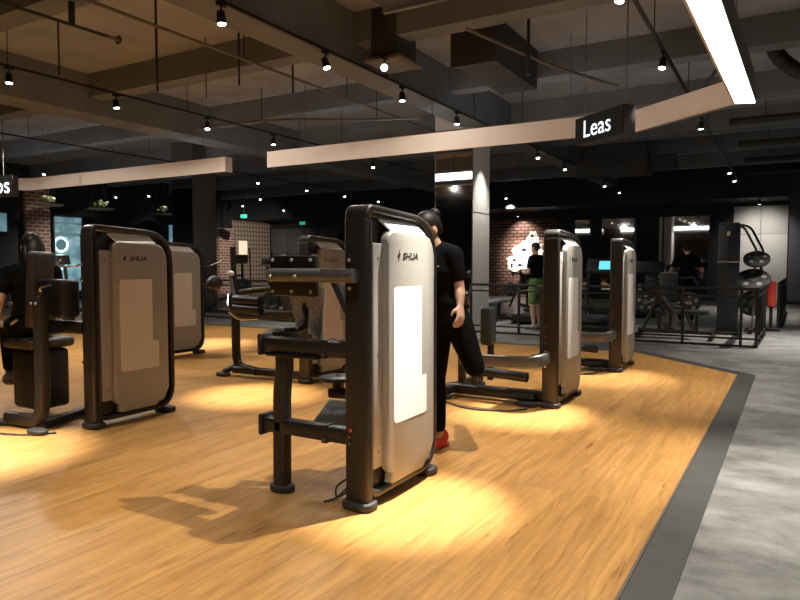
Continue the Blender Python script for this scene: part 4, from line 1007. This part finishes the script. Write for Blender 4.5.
        sh_ = MB().sph((0, 0.05, -0.005), (0.046, 0.135, 0.038), 20).sph((0, -0.03, 0.02), (0.042, 0.055, 0.055), 18).sph((0, 0.12, -0.012), (0.046, 0.06, 0.028), 16)
        xf(sh_, Ms); so = mesh_obj('shoe', remesh(sh_, 0.006), shoe, t)
        pl = [(0.045 * math.copysign(abs(math.cos(a)) ** 0.7, math.cos(a)), 0.05 + 0.14 * math.copysign(abs(math.sin(a)) ** 0.8, math.sin(a))) for a in [2 * math.pi * k / 28 for k in range(28)]]
        so2 = MB().prism(pl, 'Z', -0.048, -0.026, bev=0.006); xf(so2, Ms); so2.build('sole', shoe, so)
    return t

def stand(h=1.68, **kw):
    k = h / 1.70
    J = dict(pelvis=(0, 0, 0.95), chest=(0, 0.0, 1.28), neck=(0, 0.01, 1.46), head=(0, 0.035, 1.575),
             Rsh=(0.17, 0, 1.39), Rel=(0.22, -0.03, 1.12), Rwr=(0.22, 0.06, 0.89), Lsh=(-0.17, 0, 1.39), Lel=(-0.22, -0.03, 1.12), Lwr=(-0.22, 0.06, 0.89),
             Rhip=(0.09, 0, 0.90), Rkn=(0.10, 0.02, 0.49), Ran=(0.10, -0.02, 0.10), Rtoe=(0.12, 0.12, 0.05),
             Lhip=(-0.09, 0, 0.90), Lkn=(-0.10, 0.02, 0.49), Lan=(-0.10, -0.02, 0.10), Ltoe=(-0.12, 0.12, 0.05))
    J.update(kw)
    return {a: (tuple(c * k for c in b) if a[1:] not in ('thumb', 'curl', 'shoeup') else b) for a, b in J.items()}
# woman standing behind the front machine, left knee raised
J1 = stand(1.68, pelvis=(-0.07, 0.0, 0.95), chest=(-0.03, 0.04, 1.26), neck=(-0.02, 0.07, 1.43), head=(0.0, 0.13, 1.535),
           Rsh=(0.13, 0.02, 1.38), Rel=(0.17, 0.02, 1.13), Rwr=(0.14, 0.20, 1.00), Lsh=(-0.165, 0.05, 1.37), Lel=(-0.205, 0.03, 1.14), Lwr=(-0.245, 0.07, 1.03),
           Rhip=(0.01, 0, 0.90), Rkn=(0.02, 0.02, 0.50), Ran=(0.02, -0.02, 0.095), Rtoe=(0.02, 0.12, 0.05),
           Lhip=(-0.15, -0.01, 0.92), Lkn=(-0.25, -0.08, 0.60), Lan=(0.02, -0.36, 0.66), Ltoe=(0.14, -0.46, 0.68), Lshoeup=(0, 0.1, 1))
p1 = person('person', 'person in black clothes and red shoes standing behind the front machine, one knee lifted', (-2.07, 4.10, 0.007), R(165), J1, look=(0.25, 0.9, -0.42))
MB().box((-0.10, 0.155, 1.275), (0.05, 0.006, 0.010), (0, R(8), 0)).build('chest_mark', 'white', p1)
# woman seated at the left machine
J2 = dict(pelvis=(0, 0, 0.80), chest=(0, 0.02, 1.12), neck=(0, 0.05, 1.30), head=(0.02, 0.085, 1.43),
          Rsh=(0.17, 0.02, 1.23), Rel=(0.23, 0.18, 1.02), Rwr=(0.16, 0.40, 0.98), Lsh=(-0.17, 0.02, 1.23), Lel=(-0.25, -0.06, 1.00), Lwr=(-0.24, 0.12, 0.86),
          Rhip=(0.09, 0.05, 0.79), Rkn=(0.13, 0.44, 0.74), Ran=(0.13, 0.46, 0.33), Rtoe=(0.13, 0.60, 0.28),
          Lhip=(-0.09, 0.05, 0.79), Lkn=(-0.13, 0.44, 0.74), Lan=(-0.13, 0.46, 0.33), Ltoe=(-0.13, 0.60, 0.28))
person('person', 'person with dark hair in black seated at the left machine at the left edge', (-5.48, 3.24, 0), R(68), J2, shoe='shoe_grey', look=(0.1, 1, -0.45), hair='long', vox=0.009)
# man standing beyond the railing by the brick wall
J3 = stand(1.72, Rel=(0.24, 0.02, 1.13), Rwr=(0.08, 0.22, 1.10), Lel=(-0.24, 0.02, 1.13), Lwr=(-0.04, 0.24, 1.12))
person('person', 'person in dark shirt and green shorts standing by the brick wall beyond the railing', (-4.22, 12.55, 0), R(75), J3, pants='cloth_green', pants_len='short', shoe='shoe_grey', hair='short', vox=0.009)
J4 = stand(1.74, Rel=(0.30, 0.06, 1.14), Rwr=(0.20, 0.26, 1.18), Lel=(-0.30, 0.06, 1.14), Lwr=(-0.20, 0.26, 1.18))
person('person', 'person in black standing with their back to us in front of the widest mirror', (-1.78, 14.95, 0), R(10), J4, shoe='shoe_grey', hair='short', vox=0.009)

# ------------------------------------------------------------------ railings
def railing(label, p0, p1, posts, doubled_end=False):
    t = thing('guard_rail', label, 'railing', (p0[0], p0[1], 0)); d = V((p1[0] - p0[0], p1[1] - p0[1], 0)); L = d.length; u = d.normalized()
    for nm, z, h in (('top_rail', 0.915, 0.045), ('middle_rail', 0.80, 0.03), ('lower_rail', 0.14, 0.03), ('base_rail', 0.025, 0.035)):
        MB().rtube([(0, 0, z), u * L + V((0, 0, z))], 0.045, h).build(nm, 'rail', t)
    for s in posts:
        q = u * (L * s)
        MB().box((q.x, q.y, 0.455), (0.044, 0.044, 0.90), bev=0.004).build('post', 'rail', t)
    return t
railing('black metal railing in front of the far gym zone, right of the pale column', (-5.15, 11.50), (-0.36, 11.50), (0, 0.2, 0.42, 0.61, 0.78, 0.955, 1.0))
railing('black railing running back along the aisle from the corner post', (-0.36, 11.56), (-0.30, 13.55), (0.28, 0.62, 1.0))
railing('farther black railing along the aisle, beyond the gap with the red seat', (-0.10, 14.7), (0.02, 20.8), (0, 0.17, 0.33, 0.5, 0.67, 0.84, 1.0))
railing('black railing left of the pale column, behind the left machines', (-13.8, 11.50), (-6.15, 11.50), (0, 0.2, 0.4, 0.6, 0.8, 1.0))

# ------------------------------------------------------------------ far gym equipment
def treadmill(label, loc, rz, screen=True, h=1.25):
    t = thing('treadmill', label, 'treadmill', loc, rz, 'treadmills')
    MB().box((0, 0.0, 0.13), (0.78, 1.75, 0.16), bev=0.04, seg=3).build('deck', 'black', t)
    MB().box((0, 0.05, 0.215), (0.50, 1.55, 0.012)).build('belt', 'rubber', t)
    MB().box((0, -0.72, 0.28), (0.62, 0.38, 0.14), (R(-8), 0, 0), bev=0.05, seg=3).build('motor_hood', 'plastic', t)
    for s in (1, -1):
        MB().rtube(fillet([(s * 0.37, -0.50, 0.15), (s * 0.36, -0.66, 0.85), (s * 0.34, -0.70, h - 0.1)], 0.15), 0.07, 0.10, up=(0, 1, 0)).build('upright', 'black', t)
        MB().tube(fillet([(s * 0.36, -0.64, 0.95), (s * 0.36, -0.20, 0.93), (s * 0.36, 0.02, 0.86)], 0.1), 0.022).build('handrail', 'rubber', t)
        MB().box((s * 0.36, 0.1, 0.03), (0.06, 1.6, 0.06), bev=0.01).build('base_runner', 'steel', t)
    c = MB().box((0, -0.72, h), (0.80, 0.12, 0.34), (R(22), 0, 0), bev=0.04, seg=3).build('console', 'plastic', t)
    if screen: MB().box((0.0, -0.6605, h + 0.024), (0.24, 0.008, 0.19), (R(22), 0, 0)).build('screen', 'screen', c)
    return t
treadmill('treadmill with a lit blue-green screen behind the right machine pair', (-3.36, 13.85, 0), R(180))
treadmill('black treadmill beside the person in green shorts', (-4.72, 14.4, 0), R(180), False, 1.12)
treadmill('black treadmill in the middle of the far zone, left of the person in black', (-3.1, 17.5, 0), R(180), False, 1.2)

def bench(label, loc, rz, padm='pad', back=0, m='frame'):
    t = thing('weight_bench', label, 'bench', loc, rz, 'weight benches')
    MB().box((0, -0.20, 0.47), (0.30, 0.50, 0.08), bev=0.03, seg=3).build('seat', padm, t)
    if back: MB().box((0, 0.33, 0.47 + 0.32 * math.sin(R(back))), (0.30, 0.75, 0.08), (R(back), 0, 0), bev=0.03, seg=3).build('backrest', padm, t)
    else: MB().box((0, 0.38, 0.47), (0.30, 0.60, 0.08), bev=0.03, seg=3).build('backrest', padm, t)
    MB().rtube([(0, -0.5, 0.12), (0, 0.7, 0.12)], 0.07, 0.07).build('spine', m, t)
    for y in (-0.25, 0.35): MB().rtube([(0, y, 0.12), (0, y, 0.425)], 0.06, 0.06, up=(0, 1, 0)).build('leg', m, t)
    for y in (-0.5, 0.7): MB().rtube([(-0.28, y, 0.05), (0.28, y, 0.05)], 0.07, 0.07).build('foot_bar', m, t)
    return t
bench('pale-topped bench beyond the railing beside the pale column', (-5.62, 13.75, 0), 0, 'mat_grey')
bench('black flat bench behind the railing, right of the rearmost machine', (-2.95, 12.4, 0), R(90))
bench('black bench with raised back near the corner of the railing', (-1.55, 12.35, 0), R(90), 'pad', 55)
bench('black bench behind the left end of the railing near the brick wall', (-5.6, 16.6, 0), R(20), 'pad', 40)

# plate-loaded machine with double curved tubes
t = thing('plate_machine', 'plate-loaded machine with two curved pale tubes and black discs at the railing corner', 'weight machine', (-0.66, 14.1, 0))
for dx in (0.0, 0.11):
    MB().tube(fillet([(-0.24 + dx * 0.6, 0.1, 2.05), (-0.05 + dx, 0.1, 2.02), (0.20 + dx, 0.0, 1.52), (0.16 + dx, 0.0, 1.30), (0.15 + dx, 0.0, 0.10)], 0.14, 6), 0.022, 12, up=(0, 1, 0)).build('curved_tube', 'steel' if dx == 0 else 'frame', t)
def disc(t, c, r, w=0.05, tilt=0.0):
    Mt = Matrix.Translation(V(c)) @ Matrix.Rotation(R(tilt), 4, 'X')
    d = xfm(MB().cyl((0, -w / 2, 0), (0, w / 2, 0), r, seg=32, bev=0.012), Mt).build('weight_disc', 'rubber', t)
    xfm(MB().cyl((0, -w / 2 - 0.012, 0), (0, -w / 2 + 0.001, 0), r * 0.28, seg=20, bev=0.004), Mt).build('hub', 'steel', d)
    for k in range(5):
        a = R(72 * k + 18); q = V((r * 0.62 * math.cos(a), -w / 2 - 0.004, r * 0.62 * math.sin(a)))
        xfm(MB().cyl(q, q + V((0, 0.006, 0)), r * 0.16, seg=12), Mt).build('grip_hole', 'mat_grey', d)
    return d
def xfm(mb, m):
    bmesh.ops.transform(mb.bm, matrix=m, verts=mb.bm.verts); return mb
disc(t, (0.19, -0.06, 1.39), 0.225, 0.06, -52); disc(t, (0.14, -0.06, 1.0), 0.30, 0.07, -52); disc(t, (0.13, 0.10, 0.55), 0.24)
MB().rtube([(0.02, 0.0, 0.06), (0.30, 0.0, 0.06)], 0.09, 0.09).build('base_beam', 'black', t)
MB().rtube([(0.12, -0.4, 0.05), (0.12, 0.4, 0.05)], 0.08, 0.08).build('base_rail', 'black', t)
# cable tower left of it
t = thing('cable_tower', 'tall plain black cable tower left of the plate-loaded machine', 'weight machine', (-0.92, 13.75, 0))
MB().span((-0.17, -0.12, 0.05), (0.17, 0.30, 2.06), bev=0.012).build('housing', 'rail', t)
MB().span((-0.22, -0.35, 0.0), (0.22, 0.45, 0.05), bev=0.01).build('base_plate', 'black', t)
MB().cyl((-0.03, -0.15, 1.86), (0.03, -0.15, 1.86), 0.05, seg=16).build('pulley', 'chrome', t)
MB().tube([(0, -0.15, 1.82), (0, -0.15, 1.35)], 0.006, 6, up=(0, 1, 0)).build('cable', 'black', t)
MB().tube([(-0.18, -0.15, 1.34), (0.18, -0.15, 1.34)], 0.014, 8).build('pull_bar', 'chrome', t)
# red seat beyond the railing
t = thing('exercise_chair', 'red upholstered seat back between the two aisle railings', 'seat', (-0.22, 14.58, 0))
MB().box((0, 0, 0.72), (0.16, 0.16, 0.50), bev=0.04, seg=3).build('backrest', 'red', t)
MB().rtube([(0, 0.02, 0.04), (0, 0.02, 0.48)], 0.06, 0.06, up=(0, 1, 0)).build('post', 'black', t)
MB().rtube([(-0.16, 0, 0.04), (0.16, 0, 0.04)], 0.07, 0.07).build('foot_bar', 'black', t)
# lever machine frames seen through the railing
def frame_machine(label, loc, rz, plates=True):
    t = thing('lever_machine', label, 'weight machine', loc, rz)
    MB().rtube(fillet([(-0.45, 0, 0.04), (-0.05, 0, 1.05), (0.05, 0, 1.05), (0.45, 0, 0.04)], 0.05), 0.06, 0.06, up=(0, 1, 0)).build('a_frame', 'frame', t)
    MB().rtube([(0, -0.7, 0.08), (0, 0.6, 0.08)], 0.08, 0.08).build('base_beam', 'black', t)
    MB().box((0, -0.35, 0.48), (0.36, 0.40, 0.09), bev=0.03, seg=3).build('seat', 'pad', t)
    MB().rtube([(0, -0.35, 0.10), (0, -0.35, 0.44)], 0.06, 0.06, up=(0, 1, 0)).build('seat_post', 'black', t)
    MB().box((0, -0.08, 0.85), (0.34, 0.09, 0.60), (R(-12), 0, 0), bev=0.03, seg=3).build('backrest', 'pad', t)
    for s in (1, -1):
        MB().tube(fillet([(s * 0.10, 0.05, 1.0), (s * 0.42, -0.10, 1.05), (s * 0.42, -0.50, 0.95)], 0.08), 0.022, 10).build('lever', 'black', t)
        if plates: disc(t, (s * 0.40, 0.18, 0.55), 0.21)
        if plates: MB().rtube([(s * 0.05, 0.16, 0.55), (s * 0.44, 0.16, 0.55)], 0.035, 0.035).build('disc_peg', 'chrome', t)
    return t
frame_machine('lever machine with A-shaped legs behind the middle of the right railing', (-1.95, 13.7, 0), R(15))
frame_machine('lever machine with discs near the far end mirrors, left of the person in black', (-3.3, 20.0, 0), R(-10))
frame_machine('lever machine with discs beyond the treadmill at the brick wall', (-6.6, 18.6, 0), R(30))
def bike(label, loc, rz):
    t = thing('exercise_bike', label, 'exercise bike', loc, rz, 'exercise bikes')
    MB().cyl((-0.05, 0.45, 0.36), (0.05, 0.45, 0.36), 0.26, seg=32, bev=0.02).build('flywheel', 'rubber', t)
    MB().rtube(fillet([(0, 0.5, 0.40), (0, 0.1, 0.35), (0, -0.35, 0.45), (0, -0.42, 0.95)], 0.1), 0.06, 0.08, up=(1, 0, 0)).build('frame', 'black', t)
    MB().box((0, -0.45, 1.0), (0.2, 0.28, 0.07), bev=0.03, seg=3).build('saddle', 'pad', t)
    MB().rtube([(0, 0.35, 0.40), (0, 0.55, 1.25)], 0.06, 0.06, up=(1, 0, 0)).build('handle_post', 'black', t)
    MB().tube(fillet([(-0.25, 0.15, 1.38), (-0.22, 0.5, 1.25), (0.22, 0.5, 1.25), (0.25, 0.15, 1.38)], 0.1), 0.02).build('handlebar', 'chrome', t)
    MB().box((0, 0.62, 1.38), (0.26, 0.06, 0.2), (R(-25), 0, 0), bev=0.02).build('console', 'plastic', t)
    for y in (0.75, -0.6): MB().rtube([(-0.28, y, 0.04), (0.28, y, 0.04)], 0.07, 0.07).build('foot_bar', 'steel', t)
    MB().rtube([(0, -0.6, 0.06), (0, 0.75, 0.06)], 0.06, 0.05).build('base_beam', 'black', t)
    MB().rtube([(0, -0.30, 0.06), (0, -0.30, 0.48)], 0.06, 0.06, up=(0, 1, 0)).build('strut', 'black', t)
    return t
def stepper(label, loc, rz, h=1.8):
    t = thing('elliptical_trainer', label, 'elliptical trainer', loc, rz, 'elliptical trainers')
    MB().box((0, 0.5, 0.45), (0.35, 0.8, 0.75), bev=0.12, seg=4).build('housing', 'plastic', t)
    MB().rtube([(0, -0.9, 0.06), (0, 0.8, 0.06)], 0.12, 0.10).build('base_beam', 'black', t)
    MB().rtube([(0, 0.45, 0.7), (0, 0.30, 1.35)], 0.08, 0.08, up=(0, 1, 0)).build('mast', 'black', t)
    MB().box((0, 0.27, 1.45), (0.36, 0.10, 0.30), (R(-20), 0, 0), bev=0.04).build('console', 'plastic', t)
    for s in (1, -1):
        MB().tube(fillet([(s * 0.24, 0.5, 0.55), (s * 0.26, 0.20, 1.20), (s * 0.24, 0.05, h)], 0.2), 0.025).build('arm_lever', 'steel' if s > 0 else 'black', t)
        MB().rtube([(s * 0.16, -0.75, 0.28), (s * 0.18, 0.35, 0.36)], 0.06, 0.06).build('pedal_arm', 'black', t)
        MB().box((s * 0.20, -0.45, 0.345), (0.16, 0.38, 0.05), bev=0.015).build('pedal', 'rubber', t)
    for y in (-0.9, 0.8): MB().rtube([(-0.32, y, 0.04), (0.32, y, 0.04)], 0.08, 0.08).build('foot_bar', 'black', t)
    return t
stepper('elliptical trainer standing dark against the lit panel left of the front machine', (-14.55, 15.2, 0), R(40))
stepper('elliptical trainer left of the front machine, its levers against the grey panels', (-13.4, 15.6, 0), R(20), 1.75)
bike('exercise bike left of the bolted plate, behind the back machine', (-12.2, 14.0, 0), R(60))
bike('exercise bike beside the dark column', (-12.9, 12.7, 0), R(100))
bike('exercise bike at the left seen through the gap beside the left machine', (-12.0, 8.0, 0), R(80))
frame_machine('lever machine between the left machine and the seated person, in the background', (-13.2, 7.2, 0), R(40))
frame_machine('lever machine behind the black front post, beyond the railing', (-10.3, 14.2, 0), R(40))
# floor mats
tag(MB().span((-2.7, 12.75, 0.0005), (-1.25, 14.6, 0.012), bev=0.004).build('gym_mat', 'mat_grey'), 'pale grey gym mat on the floor behind the railing corner', 'mat')
tag(MB().span((-6.6, 13.0, 0.0005), (-5.2, 15.2, 0.012), bev=0.004).build('gym_mat', 'mat_grey'), 'pale grey gym mat on the floor beyond the pale column', 'mat')

# exit lights
def exit_sign(label, loc):
    t = thing('exit_light', label, 'exit sign', loc, R(15), 'green exit lights')
    MB().span((-0.15, 0.0, 0.04), (0.15, 0.07, 0.20), bev=0.01).build('case', 'plastic', t)
    MB().span((-0.135, -0.006, 0.052), (0.135, -0.0005, 0.188)).build('green_panel', 'exit', t)
    MB().cyl((0, 0.035, 0.19), (0, 0.035, H - 0.001 - loc[2]), 0.01, seg=8).build('drop_rod', 'pipe_dark', t)
exit_sign('green exit light near the dark column, left of the other', (-18.9, 19.9, 3.1))
exit_sign('green exit light farther right, above the grey wall panels', (-18.7, 23.4, 3.0))
# lit panel on the lattice wall
t = thing('lit_panel', 'warm lit panel on the lattice wall', 'panel', (XL + 0.062, 23.0, 1.4))
MB().span((0, -0.3, 0), (0.04, 0.3, 1.0), bev=0.006).build('frame', 'planter', t)
MB().span((0.0405, -0.27, 0.03), (0.046, 0.27, 0.97)).build('glow', 'lightbox', t)
# hanging planters along the left wall
for (y, lab) in ((13.24, 'hanging planter with pale flowers beside the brick pillar at the left'), (15.2, 'hanging planter above the left machine'), (17.9, 'hanging planter between the left machine and the dark column')):
    t = thing('hanging_planter', lab, 'planter', (-21.3, y, 3.22), group='planters in a row along the left wall')
    MB().cyl((0, 0, 0.02), (0, 0, 0.06), 0.38, 0.48, seg=28, bev=0.008).build('dish', 'planter', t)
    lf = MB(); rr = random.Random(int(y * 10))
    for k in range(22):
        a = rr.uniform(0, 6.28); q = rr.uniform(0.02, 0.24); h = rr.uniform(0.10, 0.30) * (1 - q)
        lf.sph((q * math.cos(a), q * math.sin(a), 0.07 + h), (0.07, 0.03, 0.018), 8, (rr.uniform(-1, 1), rr.uniform(-1, 1), a))
    lf.build('foliage', 'leaf', t)
    fl = MB()
    for k in range(9): fl.sph((rr.uniform(-0.2, 0.2), rr.uniform(-0.2, 0.2), rr.uniform(0.2, 0.33)), 0.045, 8)
    fl.build('flowers', 'white', t)
    for a in (0, 2.1, 4.2): MB().cyl((0.4 * math.cos(a), 0.4 * math.sin(a), 0.05), (0.05 * math.cos(a), 0.05 * math.sin(a), H - 0.001 - 3.22), 0.004, seg=6).build('wire', 'wire', t)
    l = lamp((-21.1, y + 0.1, 4.0), (-21.3, y, 3.3), 26, 80, col=(1, 0.9, 0.7))
# white mural on the brick section
rr = random.Random(4)
t = thing('wall_mural', 'white abstract painted shape on the lit brick wall behind the person in green shorts', 'mural', (-9.0, YF - 0.061, 0.9))
def blob(name, cx, cz, rx, rz_, m, y, n=26, j=0.22):
    p = [(cx + rx * (1 + rr.uniform(-j, j)) * math.cos(2 * math.pi * k / n), cz + rz_ * (1 + rr.uniform(-j, j)) * math.sin(2 * math.pi * k / n)) for k in range(n)]
    MB().prism(p, 'Y', y - 0.004, y).build(name, m, t)
blob('white_paint', 0.28, 0.85, 0.62, 0.42, 'mural', -0.001); blob('white_paint', 0.45, 1.35, 0.22, 0.36, 'mural', -0.006); blob('white_paint', -0.15, 0.45, 0.50, 0.34, 'mural', -0.011)
for (x, z, a, b) in ((0.1, 0.95, 0.10, 0.07), (0.42, 1.5, 0.06, 0.06), (-0.3, 0.55, 0.08, 0.05), (-0.05, 0.35, 0.10, 0.05), (-0.4, 0.35, 0.05, 0.09)):
    blob('dark_paint', x, z, a, b, 'logo', -0.016, 14, 0.35)

w = bpy.data.worlds.new('world'); scn.world = w; w.use_nodes = True
w.node_tree.nodes['Background'].inputs['Color'].default_value = (0.6, 0.55, 0.5, 1)
w.node_tree.nodes['Background'].inputs['Strength'].default_value = 0.02
scn.view_settings.view_transform = 'Standard'
scn.view_settings.look = 'None'
scn.view_settings.gamma = 1
scn.view_settings.exposure = 0.14
